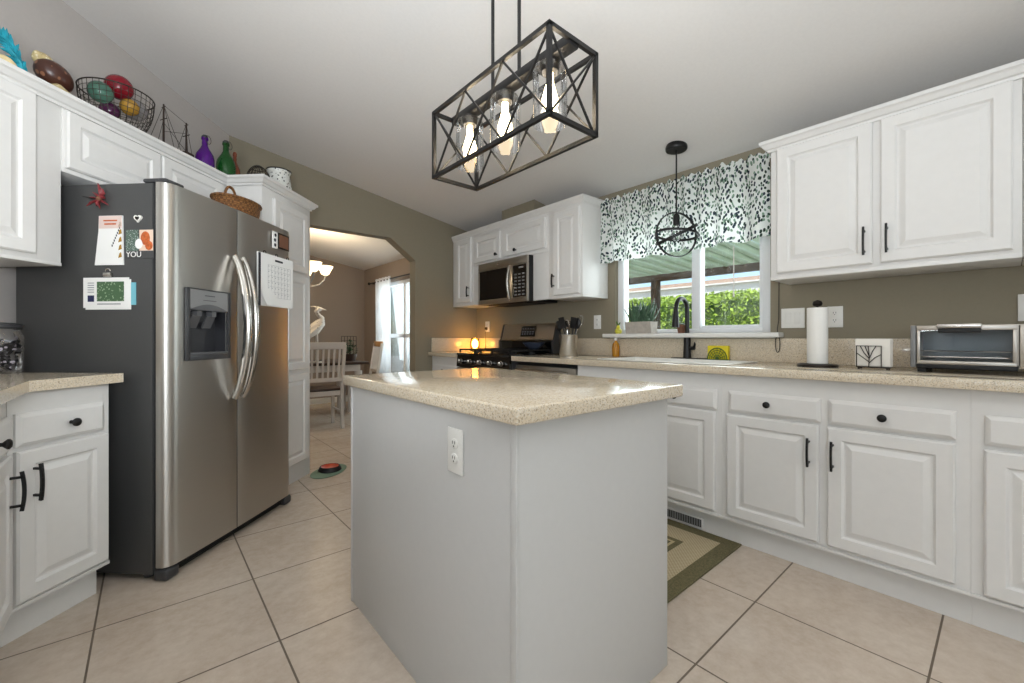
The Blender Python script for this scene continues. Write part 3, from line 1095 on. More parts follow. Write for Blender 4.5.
# ------------------------------------------------------------------ refrigerator
FS, FN = 1.729, -1.628
FK = 0.931                                               # width factor of the fridge front
t = dthing('refrigerator', 'stainless side-by-side refrigerator with dark grey side and water dispenser', 'refrigerator', FS, FN, 0)
t.scale = (FK, 1, 0.995)
b = MB(); b.box(0.0, 0.985, 0.078, 0.735, 0.03, 1.752, 0.004); b.build('cabinet', M['grey'], t, label='charcoal grey side')
b = MB(); b.box(0.012, 0.973, 0.066, 0.077, 0.07, 1.75); b.box(0.4397, 0.4463, 0.0025, 0.066, 0.062, 1.753); b.build('gasket', M['iron'], t, smooth=False, label='dark door gasket, with black strip standing in for door gap shade')  # gasket behind the doors; second box paints the door gap dark
for fx in (0.05, 0.935):
    for fy in (0.14, 0.68):
        b = MB(); b.lathe([(0.02, 0), (0.02, 0.022), (0.012, 0.03)], (fx, fy, 0), 12); b.build('foot', M['darkgrey'], t)


def door_profile(xa, xb, round_left, yb=0.070):
    n = 6
    r = 0.06
    P = []
    bulge = lambda x: 0.010 * ((x - 0.4925) / 0.4925) ** 2
    if round_left:
        P.append((xa, yb))
        for i in range(n + 1):
            a = pi / 2 * i / n
            P.append((xa + r - r * cos(a), bulge(xa + r) + (r * 0.62) * (1 - sin(a))))
        for i in range(1, 6):
            x = xa + r + (xb - xa - r - 0.004) * i / 5
            P.append((x, bulge(x)))
        P += [(xb, 0.001), (xb, yb)]
    else:
        P += [(xa, yb), (xa, 0.001)]
        for i in range(5):
            x = xa + 0.004 + (xb - r - xa - 0.004) * i / 5
            P.append((x, bulge(x)))
        for i in range(n + 1):
            a = pi / 2 * (n - i) / n
            P.append((xb - r + r * cos(a), bulge(xb - r) + (r * 0.62) * (1 - sin(a))))
        P.append((xb, yb))
    return P


def clip(P, xa, xb):
    """clip a polygon to xa <= x <= xb"""
    for lim, sgn in ((xa, 1), (xb, -1)):
        Q = []
        for (x0, y0), (x1, y1) in zip(P, P[1:] + P[:1]):
            i0, i1 = (x0 - lim) * sgn >= -1e-9, (x1 - lim) * sgn >= -1e-9
            if i0:
                Q.append((x0, y0))
            if i0 != i1:
                f = (lim - x0) / (x1 - x0)
                Q.append((lim, y0 + f * (y1 - y0)))
        P = Q
    return P


PL = door_profile(0.002, 0.4395, True, 0.064)
CX0, CX1, CZ0, CZ1 = 0.114, 0.362, 0.99, 1.205        # dispenser cavity
b = MB(); b.prism(PL, 0.06, CZ0); b.prism(PL, CZ1, 1.755); b.prism(clip(PL, 0.0, CX0), CZ0, CZ1); b.prism(clip(PL, CX1, 0.5), CZ0, CZ1)
bmesh.ops.remove_doubles(b.bm, verts=b.bm.verts[:], dist=1e-5)
dl = b.build('door', M['steel'], t, label='stainless freezer door with dispenser')
b = MB(); b.prism(door_profile(0.4465, 0.983, False, 0.064), 0.06, 1.755); dr = b.build('door', M['steel'], t, label='stainless right door with calendar')
for dd, hx, sg in ((dl, 0.404, -1), (dr, 0.466, 1)):
    b = MB()
    n = 18
    pts, rs = [], []
    for i in range(n + 1):
        f = i / n
        z = 0.755 + 0.745 * f
        q = (2 * f - 1)
        pts.append((hx + sg * 0.0, -0.012 - 0.072 * (1 - q ** 2) ** 0.8, z))
        rs.append(0.0135 + 0.005 * (1 - q ** 2))
    b.tube(pts, rs, 10, flat=1.25)
    b.build('handle', M['chrome'], dd, angle=60, label='curved polished handle')
# dispenser: bezel, control panel, cavity, paddles
b = MB()
bx0, bx1, bz0, bz1 = 0.093, 0.383, 0.965, 1.305
yb = 0.0015
for a in ((bx0, CX0, bz0, bz1), (CX1, bx1, bz0, bz1), (CX0, CX1, bz0, CZ0), (CX0, CX1, bz1 - 0.006, bz1)):
    b.box(a[0], a[1], -0.006, 0.006, a[2], a[3], 0.002)
db = b.build('dispenser', M['darkgrey'], dl, label='grey water and ice dispenser')
b = MB()
arc = [(CX0, CZ1), (CX0, bz1 - 0.0065), (CX1, bz1 - 0.0065), (CX1, CZ1)] + [(CX1 - (CX1 - CX0) * i / 10, CZ1 + 0.0 + 0.028 * sin(pi * i / 10)) for i in range(1, 10)]
b.prism(arc, -0.005, 0.004, 'y'); b.build('control_panel', M['midgrey'], dl)
b = MB(); b.prism([(CX0, CZ1 - 0.002)] + [(CX0 + (CX1 - CX0) * i / 10, CZ1 + 0.028 * sin(pi * i / 10)) for i in range(1, 10)] + [(CX1, CZ1 - 0.002)], -0.0035, 0.003, 'y')
b.build('canopy', M['dimgrey'], dl)
b = MB(); b.box(CX0, CX1, 0.062, 0.066, CZ0, CZ1); b.box(CX0, CX0 + 0.004, 0.006, 0.062, CZ0, CZ1); b.box(CX1 - 0.004, CX1, 0.006, 0.062, CZ0, CZ1); b.box(CX0, CX1, 0.0, 0.062, CZ1 - 0.004, CZ1)
b.build('recess', M['recess'], dl, smooth=False)
b = MB(); b.box(CX0, CX1, -0.008, 0.062, CZ0, CZ0 + 0.012, 0.003); b.build('drip_tray', M['dimgrey'], dl)
for px in (0.17, 0.265):
    b = MB(); b.obox((px, 0.010, CZ1 - 0.006), (px, 0.010, CZ1 - 0.03), 0.03, 0.03); b.obox((px, 0.012, CZ1 - 0.025), (px + 0.008, 0.045, CZ1 - 0.085), 0.045, 0.008)
    b.build('paddle', M['dimgrey'], dl)
b = MB(); b.box(0.205, 0.27, -0.0062, -0.0052, 1.272, 1.276); b.box(0.195, 0.28, -0.0062, -0.0052, 1.25, 1.2525); b.build('marking', M['darkgrey'], dl, smooth=False)
# base grille and hinge cover
b = MB(); b.box(0.06, 0.93, 0.045, 0.077, 0.012, 0.055)
for i in range(4):
    b.box(0.06, 0.93, 0.035, 0.045, 0.014 + i * 0.010, 0.019 + i * 0.010)
b.build('base_grille', M['iron'], t, smooth=False)
for x0, x1 in ((0.0, 0.075), (0.91, 0.985)):
    b = MB(); b.box(x0, x1, 0.012, 0.077, 0.002, 0.052, 0.012, 3); b.build('foot_cover', M['darkgrey'], t)
b = MB(); b.box(0.005, 0.11, 0.02, 0.13, 1.7555, 1.775, 0.008); b.box(0.005, 0.09, 0.005, 0.06, 1.7555, 1.766, 0.004); b.build('hinge_cover', M['darkgrey'], t)


# things stuck on the fridge; front frame: local x = s, y into the door
def fr_front(name, label, cat, s, z, group=None, y=-0.001):
    return thing(name, label, cat, D(FS + s * FK, FN - y, z), RZ_D, group)


def fr_side(name, label, cat, n, z, group=None):
    return thing(name, label, cat, D(FS - 0.001, n + 0.022, z), RZ_SIDE, group)


t = fr_front('calendar', 'white wall calendar hung on the right fridge door', 'calendar', 0.776, 1.556, y=-0.0065)
b = MB()
for i in range(3):
    b.box(-0.168 + 0.004 * i, 0.162, -0.003 - i * 0.003, -0.001 - i * 0.003, -0.305 + 0.004 * i, 0.0)
b.build('backing_pages', [M['paper']], t, smooth=False)
b = MB()
nx, nz = 8, 10
g = [[None] * (nz + 1) for _ in range(nx + 1)]
for i in range(nx + 1):
    for j in range(nz + 1):
        x = -0.15 + 0.312 * i / nx
        z = -0.302 * j / nz
        curl = max(0.0, (j / nz - 0.55)) ** 2 * max(0, 1 - i / 4) * 0.14
        g[i][j] = b.bm.verts.new((x + curl * 0.6, -0.0105 - curl, z))
for i in range(nx):
    for j in range(nz):
        b.bm.faces.new((g[i][j], g[i + 1][j], g[i + 1][j + 1], g[i][j + 1]))
b.build('top_page', M['paper'], t)
b = MB(); b.box(-0.168, -0.150, -0.0125, -0.0105, -0.306, -0.004); b.build('edge_print', M['darkink'], t, smooth=False)
b = MB(); b.box(-0.02, 0.055, -0.0118, -0.0112, -0.034, -0.022); b.build('heading', M['darkink'], t, smooth=False)
b = MB()
for i in range(8):
    b.box(-0.085 + i * 0.031, -0.0842 + i * 0.031, -0.0118, -0.0112, -0.25, -0.06)
for j in range(7):
    b.box(-0.085, 0.133, -0.0118, -0.0112, -0.25 + j * 0.0317, -0.2492 + j * 0.0317)
for i in range(7):
    for j in range(6):
        b.box(-0.08 + i * 0.031, -0.075 + i * 0.031, -0.0118, -0.0112, -0.230 + j * 0.0317, -0.2255 + j * 0.0317)
b.build('date_grid', M['ink'], t, smooth=False)
for x in (-0.11, 0.0, 0.11):
    b = MB(); b.tube([(x + 0.012 * cos(a), -0.008, 0.004 + 0.011 * sin(a)) for a in [2 * pi * k / 12 for k in range(12)]], 0.002, 6, closed=True)
    b.build('binding_ring', M['black'], t)
t = fr_front('magnet', 'small white magnet with dark figures on the right fridge door', 'magnet', 0.768, 1.605, 'fridge door magnets', y=-0.006)
b = MB(); b.box(-0.025, 0.025, -0.005, 0, 0, 0.10, 0.002); b.build('tile', M['paper'], t)
b = MB()
for z in (0.02, 0.05, 0.08):
    b.lathe([(0.011, 0.0052), (0.008, 0.0065)], (random.uniform(-0.004, 0.004), 0, z), 8, 'y')
b.build('figure', M['darkink'], t, smooth=False)
t = fr_front('magnet', 'brown square picture magnet on the right fridge door', 'magnet', 0.856, 1.612, 'fridge door magnets', y=-0.008)
b = MB(); b.box(-0.055, 0.055, -0.004, 0, 0, 0.095, 0.001); b.build('frame', M['bronze'], t)
b = MB(); b.box(-0.045, 0.045, -0.0052, -0.0042, 0.01, 0.085); b.build('picture', M['clay'], t, smooth=False)

t = fr_side('notepad', 'tall pink and white notepad on the dark fridge side', 'notepad', -1.925, 1.385)
b = MB(); b.prism([(-0.068, 0.0), (0.066, 0.0), (0.062, 0.216), (-0.048, 0.216), (-0.05, 0.15)], -0.006, 0, 'y'); b.build('pad', M['paper'], t, smooth=False)
b = MB(); b.prism([(-0.047, 0.160), (0.061, 0.160), (0.061, 0.215), (-0.047, 0.215)], -0.0072, -0.0062, 'y'); b.build('header', M['pink'], t, smooth=False)
b = MB()
for i in range(8):
    b.box(0.014 + i * 0.005, 0.018 + i * 0.005, -0.0075, -0.0062, 0.08 + i * 0.011, 0.089 + i * 0.011)
b.build('heading_mark', M['darkink'], t, smooth=False)
b = MB(); b.box(-0.02, 0.035, -0.0085, -0.0074, 0.176, 0.182); b.box(-0.024, 0.04, -0.0085, -0.0074, 0.191, 0.197); b.build('heading_line', M['orange'], t, smooth=False)
b = MB()
for i in range(5):
    b.prism([(0.045, 0.03 + i * 0.034), (0.061, 0.035 + i * 0.034), (0.058, 0.055 + i * 0.034), (0.05, 0.05 + i * 0.034)], -0.0072, -0.0062, 'y')
b.build('leaf_border', M['goldg'], t, smooth=False)

t = fr_side('paper_clip', 'silver magnetic clip holding map pages on the fridge side', 'clip', -1.927, 1.333)
b = MB(); b.box(-0.018, 0.018, -0.016, 0, 0.0, 0.018, 0.003); b.tube([(0.012 * cos(a), -0.008, 0.024 + 0.011 * sin(a)) for a in [pi * k / 8 for k in range(9)]], 0.003, 6)
b.build('clip', M['chrome'], t)
t = fr_side('map', 'white sheets with a green map clipped to the fridge side', 'papers', -1.93, 1.19)
b = MB(); b.box(-0.11, 0.105, -0.0030, -0.001, 0.0, 0.132); b.box(-0.118, 0.098, -0.0055, -0.0032, 0.008, 0.140); b.build('sheet', M['paper'], t, smooth=False)
b = MB(); b.box(0.098, 0.128, -0.0025, -0.0005, 0.02, 0.118); b.build('blue_sheet', M['teal'], t, smooth=False, label='light blue sheet')
b = MB(); b.box(-0.052, 0.076, -0.0066, -0.0057, 0.036, 0.122); b.build('map_print', M['map'], t, smooth=False, label='green printed map')
b = MB(); b.box(-0.096, -0.066, -0.0066, -0.0057, 0.034, 0.062); b.build('logo_print', M['mapb'], t, smooth=False)
for i in range(5):
    b = MB(); b.box(-0.096, -0.066, -0.0066, -0.0057, 0.075 + i * 0.010, 0.078 + i * 0.010); b.build('text_line', M['ink'], t, smooth=False)
b = MB(); b.box(-0.05, 0.06, -0.0066, -0.0057, 0.022, 0.026); b.build('text_line', M['ink'], t, smooth=False)

t = fr_side('photo_card', 'photo card with two pictures and lettering on the fridge side', 'card', -1.785, 1.412)
b = MB(); b.box(-0.068, 0.066, -0.002, 0, 0.0, 0.128); b.build('card', M['grey'], t, smooth=False)
b = MB(); b.box(-0.064, -0.006, -0.003, -0.0021, 0.034, 0.125); b.build('left_picture', M['greenp'], t, smooth=False)
b = MB(); b.box(0.0, 0.064, -0.003, -0.0021, 0.034, 0.125); b.build('right_picture', M['cream'], t, smooth=False)
b = MB(); b.ball((0.028, -0.0032, 0.088), (0.022, 0.0012, 0.03)); b.ball((0.045, -0.0032, 0.056), (0.018, 0.0012, 0.02)); b.build('picture_figure', M['orange'], t)
b = MB(); b.ball((-0.002, -0.0034, 0.064), (0.018, 0.0012, 0.022)); b.build('picture_blot', M['paper'], t)


def lettering(text, size, loc, mat, parent, rot=(pi / 2, 0, 0), ext=0.0004):
    c = bpy.data.curves.new('lettering', 'FONT')
    c.body = text
    c.size = size
    c.extrude = ext
    c.align_x = 'LEFT'
    tmp = bpy.data.objects.new('lettering_curve', c)
    COL.objects.link(tmp)
    bpy.context.view_layer.update()
    me = bpy.data.meshes.new_from_object(tmp.evaluated_get(bpy.context.evaluated_depsgraph_get()))
    bpy.data.objects.remove(tmp)
    me.materials.clear()
    me.materials.append(mat)
    o = bpy.data.objects.new('lettering', me)
    o.location = loc
    o.rotation_euler = rot
    o.parent = parent
    COL.objects.link(o)
    return o


lettering('YOU', 0.034, (-0.062, -0.0036, 0.007), M['paper'], t)

t = fr_side('magnet', 'white heart magnet above the photo card on the fridge side', 'magnet', -1.79, 1.575, 'fridge side magnets')
b = MB()
hp = [(0.0011 * 16 * sin(a) ** 3, 0.0011 * (13 * cos(a) - 5 * cos(2 * a) - 2 * cos(3 * a) - cos(4 * a)) + 0.012) for a in [2 * pi * k / 28 for k in range(28)]]
b.prism(hp, -0.008, 0, 'y'); b.build('heart', M['white'], t)
b = MB(); b.prism([(x * 0.55, 0.005 + z * 0.55) for x, z in hp], -0.0095, -0.0082, 'y'); b.build('heart_print', M['bronze'], t)
t = fr_side('flower_magnet', 'dark red flower magnet with a long stem near the top of the fridge side', 'magnet', -1.965, 1.675, 'fridge side magnets')
b = MB()
for k in range(9):
    a = 2 * pi * k / 9 + 0.2
    r = 0.026 + 0.012 * (k % 3)
    c = (0.6 * r * cos(a), -0.012 - 0.006 * (k % 2), 0.7 * r * sin(a))
    b.tube([(0, -0.008, 0), (c[0] * 1.0 + 0.008 * sin(a), c[1], c[2]), (c[0] * 1.9, c[1] - 0.004, c[2] * 1.9)], [0.003, 0.011, 0.002], 6, flat=0.4)
b.build('petals', M['red'], t)
b = MB(); b.ball((0, -0.012, 0), 0.011); b.build('centre', M['clay'], t)
b = MB(); b.tube([(-0.01, -0.006, 0.0), (-0.05, -0.006, 0.006), (-0.085, -0.006, 0.014)], [0.003, 0.0025, 0.0015], 6); b.build('stem', M['bronze'], t)

# wicker basket on the fridge
t = dthing('wicker_basket', 'brown oval wicker basket with hoop handles on top of the fridge', 'basket', 2.445, -1.86, 1.744)
t.scale = (0.86, 0.9, 1.0)
b = MB(); b.lathe([(0.12, 0.0), (0.15, 0.03), (0.168, 0.075), (0.178, 0.135), (0.178, 0.143), (0.170, 0.143), (0.16, 0.07), (0.14, 0.035), (0.05, 0.012)], (0, 0, 0), 32, sx=1.05, sy=0.62)
b.build('body', M['wicker'], t)
b = MB(); b.tube([(0.187 * cos(a), 0.111 * sin(a), 0.142) for a in [2 * pi * k / 36 for k in range(36)]], 0.010, 8, closed=True); b.build('rim', M['wicker'], t)
for s in (-1, 1):
    b = MB(); b.tube([(s * 0.105 + 0.05 * cos(a), -0.03, 0.138 + 0.065 * sin(a)) for a in [pi * k / 14 for k in range(15)]] if s < 0 else
                     [(0.095 + 0.05 * cos(a), 0.09, 0.138 + 0.03 * sin(a)) for a in [pi * k / 14 for k in range(15)]], 0.008, 8)
    b.build('handle', M['wicker'], t)

# glass jar of sweets on the left worktop
t = thing('candy_jar', 'glass jar of dark and silver wrapped sweets on the left worktop', 'jar', (-0.478, 2.73, 0.919))
b = MB(); b.lathe([(0.068, 0.0), (0.078, 0.008), (0.08, 0.15), (0.07, 0.17), (0.072, 0.185)], (0, 0, 0), 28, caps=False); b.build('jar', M['glass'], t)
b = MB()
for k in range(60):
    a, r = random.uniform(0, 2 * pi), 0.062 * math.sqrt(random.random())
    p = Vector((r * cos(a), r * sin(a), 0.012 + 0.125 * random.random()))
    d = Vector((random.uniform(-1, 1), random.uniform(-1, 1), random.uniform(-1, 1))).normalized() * 0.016
    b.obox(p - d, p + d, 0.014, 0.008)
b.build('sweets', M['candy'], t, smooth=False)['kind'] = 'stuff'
b = MB(); b.lathe([(0.074, 0.186), (0.078, 0.19), (0.078, 0.203), (0.05, 0.21)], (0, 0, 0), 24); b.build('lid', M['darkgrey'], t)

# ------------------------------------------------------------------ ornaments on the cabinet tops (top at z = 2.10)
ZT = 2.102
t = dthing('turtle_figurine', 'brown-shelled turtle figurine with beige head on the cabinet top, leftmost dark ornament', 'figurine', 1.765, -2.22, ZT)
t.scale = (0.74, 0.8, 0.95)
b = MB(); b.ball((0, 0, 0.15), (0.095, 0.07, 0.062), 20, 12)
for v in b.bm.verts:
    v.co = Vector((v.co.x, v.co.y, v.co.z - v.co.x * 0.12 + 0.01))
b.build('shell', M['shell'], t)
b = MB(); b.ball((-0.04, 0.02, 0.215), (0.055, 0.035, 0.034), 14, 8); b.ball((-0.075, 0.01, 0.222), (0.024, 0.02, 0.02), 10, 6); b.build('head', M['beige'], t)
b = MB(); b.tube([(-0.09, -0.02, 0.06), (-0.02, -0.03, 0.085), (0.06, -0.035, 0.06), (0.125, -0.02, 0.03)], [0.03, 0.05, 0.045, 0.012], 10, flat=0.6); b.ball((0.0, 0.0, 0.03), (0.1, 0.06, 0.032), 16, 8)
b.build('flippers', M['beige'], t)
t = dthing('feather_ornament', 'turquoise feathery ornament beside the turtle figurine on the cabinet top', 'ornament', 1.640, -2.27, ZT)
b = MB()
for k in range(26):
    f = k / 25
    base = Vector((0.055 - 0.10 * f, 0, 0.11 + 0.12 * sin(f * 2.0)))
    for s in (-1, 1):
        tip = base + Vector((-0.028 + s * 0.028 + random.uniform(-0.01, 0.01), random.uniform(-0.02, 0.02), 0.018 + s * 0.02))
        b.tube([base, (base + tip) / 2 + Vector((0, 0, 0.004)), tip], [0.006, 0.006, 0.001], 5)
b.tube([(0.06, 0, 0.0), (0.06, 0, 0.08), (0.03, 0, 0.16), (-0.02, 0, 0.21), (-0.06, 0, 0.22)], [0.008, 0.010, 0.012, 0.008, 0.003], 6)
b.build('plume', M['turq'], t)
b = MB(); b.lathe([(0.04, 0), (0.035, 0.008), (0.012, 0.012)], (0.06, 0, 0), 14); b.build('stand', M['darkgrey'], t)
t = dthing('seashell', 'cream coloured seashell on the cabinet top at the left edge', 'shell', 1.555, -2.15, ZT)
t.scale = (0.7, 0.7, 0.75)
b = MB()
pts, rs = [], []
for k in range(40):
    f = k / 39
    a = f * 4.5 * pi
    r = 0.045 * (1 - f)
    pts.append((-0.05 + 0.13 * f, r * cos(a) * 0.8, 0.05 + r * sin(a) * 0.8)); rs.append(0.040 * (1 - f) + 0.003)
b.tube(pts, rs, 10); b.build('shell', M['ywhite'], t)

t = dthing('wire_bowl', 'dark wire bowl full of coloured glass balls on the cabinet top', 'bowl', 2.005, -2.17, ZT)
b = MB(); RB = 0.146
prof = lambda f: (0.055 + (RB - 0.055) * math.sin(f * pi / 2), 0.006 + 0.195 * (1 - math.cos(f * pi / 2)))
for f in [q / 12 for q in range(13)]:
    r, z = prof(f)
    b.tube([(r * cos(a), r * sin(a), z) for a in [2 * pi * k / 36 for k in range(36)]], 0.0035 if f in (0.0, 1.0) else 0.0014, 5, closed=True)
for k in range(34):
    a = 2 * pi * k / 34
    b.tube([(prof(i / 8)[0] * cos(a), prof(i / 8)[0] * sin(a), prof(i / 8)[1]) for i in range(9)], 0.0014, 5)
b.build('wire_frame', M['bronzewire'], t)
for nm, lab, mt, (x, y, z), r in (
        ('glass_ball', 'dark red glass ball on top of the wire bowl', 'redg', (0.0, -0.01, 0.238), 0.059),
        ('glass_ball', 'pale green glass ball at the left of the wire bowl', 'greeng', (-0.082, 0.0, 0.168), 0.050),
        ('glass_ball', 'clear grey glass ball at the right of the wire bowl', 'clearg', (0.086, -0.01, 0.168), 0.052),
        ('glass_ball', 'gold glass ball low in the front of the wire bowl', 'goldg', (0.0, -0.068, 0.135), 0.040),
        ('glass_ball', 'plum coloured glass ball low in the wire bowl', 'purpg', (0.03, 0.075, 0.14), 0.043)):
    b = MB(); b.ball((0, 0, 0), r, 20, 14)
    p = D(2.005 + x, -2.17 - y, ZT + z)
    tag(b.build(nm, M[mt]), lab, 'ball', 'glass balls in the wire bowl', loc=p)

t = dthing('model_ship', 'dark two-masted model sailing ship on the cabinet top', 'model ship', 2.35, -2.18, ZT)
b = MB()
pts = [(-0.15, 0, 0.055), (-0.10, 0, 0.042), (-0.03, 0, 0.036), (0.05, 0, 0.037), (0.11, 0, 0.046), (0.135, 0, 0.06)]
b.tube(pts, [0.006, 0.026, 0.034, 0.034, 0.026, 0.014], 10); b.box(-0.05, 0.09, -0.024, 0.024, 0.06, 0.075, 0.003); b.box(0.06, 0.12, -0.022, 0.022, 0.075, 0.095, 0.003)
b.build('hull', M['hull'], t)
b = MB(); b.box(-0.06, -0.04, -0.02, 0.02, 0.0, 0.012); b.box(0.06, 0.08, -0.02, 0.02, 0.0, 0.012); b.build('stand', M['wood'], t, smooth=False)
for x, zt in ((-0.070, 0.305), (0.085, 0.275)):
    b = MB(); b.tube([(x, 0, 0.06), (x, 0, zt)], [0.006, 0.004], 8)
    for zz, w in ((0.72, 0.03), (0.95, 0.016)):
        b.tube([(x - w * 0.3, -w, zt * zz), (x + w * 0.3, w, zt * zz)], 0.0022, 6)
    b.build('mast', M['hull'], t)
b = MB()
for p, q in (((-0.07, 0, 0.30), (-0.16, 0, 0.06)), ((-0.07, 0, 0.30), (0.085, 0, 0.27)), ((-0.07, 0, 0.2), (0.085, 0, 0.10)), ((0.085, 0, 0.27), (0.135, 0, 0.065)), ((-0.07, 0, 0.30), (0.03, 0.02, 0.07)),
             ((-0.07, 0, 0.30), (0.03, -0.02, 0.07)), ((0.085, 0, 0.27), (0.02, 0, 0.08)), ((0.085, 0, 0.27), (0.12, 0.02, 0.09)), ((-0.07, 0, 0.22), (-0.11, 0, 0.06)), ((-0.07, 0, 0.15), (0.085, 0, 0.21))):
    b.tube([p, q], 0.0013, 5)
b.build('rigging', M['bronzewire'], t)


def bottle(label, mt, s, n, h, r, clasp=True, group='glass bottles on the cabinet top'):
    t = dthing('glass_bottle', label, 'bottle', s, n, ZT, group)
    b = MB()
    b.lathe([(r * 0.9, 0), (r, 0.008), (r, h * 0.42), (r * 0.9, h * 0.52), (r * 0.5, h * 0.66), (r * 0.32, h * 0.74), (r * 0.30, h * 0.88), (r * 0.38, h * 0.89), (r * 0.38, h * 0.93), (r * 0.2, h * 0.935)], (0, 0, 0), 24)
    b.build('body', M[mt], t)
    b = MB(); b.lathe([(r * 0.34, h * 0.936), (r * 0.36, h * 0.96), (r * 0.22, h)], (0, 0, 0), 14); b.build('stopper', M[mt] if not clasp else M['darkgrey'], t)
    if clasp:
        b = MB(); b.tube([(r * 0.42 * cos(a), -r * 0.42 - 0.002, h * 0.88 + 0.026 * sin(a)) for a in [2 * pi * k / 14 for k in range(14)]], 0.0018, 5, closed=True)
        b.build('wire_clasp', M['bronzewire'], t)
    return t


bottle('purple glass bottle with swing stopper on the cabinet top', 'purple', 2.565, -2.17, 0.262, 0.052)
bottle('green glass bottle with swing stopper on the pantry top', 'green', 2.695, -2.13, 0.285, 0.056)
bottle('slim amber bottle behind the green bottle on the pantry top', 'amber', 2.79, -2.14, 0.25, 0.034, False)
t = dthing('wire_basket', 'small domed dark wire basket beside the green bottle on the pantry top', 'basket', 2.905, -2.05, ZT)
t.scale = (0.86, 0.86, 1)
b = MB()
for k in range(9):
    a = pi * k / 9
    b.tube([(0.105 * cos(c) * cos(a), 0.105 * cos(c) * sin(a), 0.01 + 0.19 * sin(c)) for c in [pi * q / 18 for q in range(19)]], 0.0025, 5)
for r, z in ((0.105, 0.008), (0.085, 0.12), (0.05, 0.175)):
    b.tube([(r * cos(a), r * sin(a), z) for a in [2 * pi * q / 28 for q in range(28)]], 0.003, 6, closed=True)
b.build('wire_frame', M['bronzewire'], t)
b = MB(); b.lathe([(0.06, 0.004), (0.085, 0.05), (0.06, 0.10), (0.02, 0.11)], (0, 0, 0), 18); b.build('filling', M['greenp'], t)
t = dthing('ceramic_pot', 'black and white patterned ceramic pot at the right end of the pantry top', 'pot', 3.095, -2.02, ZT)
t.scale = (0.74, 0.74, 1.05)
b = MB(); b.lathe([(0.075, 0.0), (0.11, 0.03), (0.12, 0.10), (0.105, 0.17), (0.098, 0.195), (0.112, 0.215), (0.112, 0.223), (0.095, 0.218), (0.085, 0.19)], (0, 0, 0), 28); b.build('pot', M['potbw'], t)
b = MB(); b.tube([(0.112 * cos(a), 0.112 * sin(a), 0.222) for a in [2 * pi * q / 28 for q in range(28)]], 0.005, 6, closed=True); b.build('rim', M['iron'], t)

# ------------------------------------------------------------------ microwave (local: x along face, y into wall)
t = thing('microwave', 'stainless over-the-range microwave with black door under the upper cabinets', 'microwave', (2.47, 3.388, 1.385), RZ_W)
b = MB(); b.box(0, 0.71, 0.022, 0.375, 0.0, 0.398, 0.003); b.build('cabinet', M['iron'], t)
b = MB(); b.box(0.0, 0.71, 0.0, 0.021, 0.335, 0.398, 0.004); b.build('vent_panel', M['steelx'], t)
b = MB()
for a in ((0.0, 0.475, 0.0, 0.045), (0.0, 0.475, 0.322, 0.333), (0.0, 0.018, 0.045, 0.322), (0.44, 0.475, 0.045, 0.322)):
    b.box(a[0], a[1], 0.0, 0.021, a[2], a[3], 0.001)
d = b.build('door', M['steelx'], t)
b = MB(); b.box(0.018, 0.44, 0.003, 0.02, 0.045, 0.322); b.build('window', M['gblack'], d, smooth=False)
b = MB(); b.tube([(0.487 + 0.0 * i, -0.012 - 0.028 * sin(pi * i / 12), 0.035 + 0.29 * i / 12) for i in range(13)], 0.011, 10); b.build('handle', M['chrome'], d)
b = MB(); b.box(0.477, 0.71, 0.0, 0.021, 0.0, 0.333, 0.002); cp = b.build('control_panel', M['steelx'], t)
b = MB(); b.box(0.517, 0.695, -0.0015, -0.0002, 0.04, 0.322); b.build('display', M['gblack'], cp, smooth=False)
for i in range(3):
    for j in range(7):
        b = MB(); b.box(0.545 + i * 0.05, 0.575 + i * 0.05, -0.0028, -0.0016, 0.055 + j * 0.03, 0.067 + j * 0.03); b.build('button', M['midgrey'], cp, smooth=False)
b = MB(); b.box(0.60, 0.66, -0.0028, -0.0016, 0.29, 0.305); b.build('clock', M['midgrey'], cp, smooth=False)
b = MB(); b.box(0.10, 0.60, 0.06, 0.33, -0.006, -0.0005); b.build('grease_filter', M['iron'], t, smooth=False)
b = MB(); b.lathe([(0.013, 0.0), (0.013, 0.002)], (0.30, -0.0002, 0.365), 16, 'y'); b.build('badge', M['chrome'], t)

# ------------------------------------------------------------------ stove
t = thing('gas_stove', 'stainless gas range with black grates under the microwave', 'stove', (2.215, 3.388, 0), RZ_W)
Ws = 0.766
b = MB(); b.box(0, Ws, 0.03, 0.60, 0.06, 0.905, 0.003); b.box(0.03, Ws - 0.03, 0.06, 0.58, 0.0, 0.06); b.build('cabinet', M['darkgrey'], t)
b = MB(); b.box(0.0, Ws, 0.0, 0.61, 0.906, 0.926, 0.004); b.build('cooktop', M['gblack'], t)
b = MB(); b.prism([(0.0, 0.80), (0.03, 0.80), (0.03, 0.905), (0.012, 0.905)], 0.0, Ws, 'x'); b.build('front_panel', M['gblack'], t, smooth=False)
for i in range(5):
    b = MB(); b.lathe([(0.022, 0.0), (0.022, 0.010), (0.019, 0.012), (0.017, 0.032), (0.004, 0.034)], (0.09 + i * 0.147, -0.001, 0.852), 18, 'y'); b.box(0.09 + i * 0.147 - 0.003, 0.09 + i * 0.147 + 0.003, -0.04, -0.034, 0.838, 0.868)
    b.build('knob', M['chrome'], t)
b = MB(); b.box(0.005, Ws - 0.005, 0.0, 0.029, 0.245, 0.79, 0.004); d = b.build('oven_door', M['steelx'], t)
b = MB(); b.box(0.12, Ws - 0.12, -0.002, -0.0003, 0.36, 0.65); b.build('window', M['gblack'], d, smooth=False)
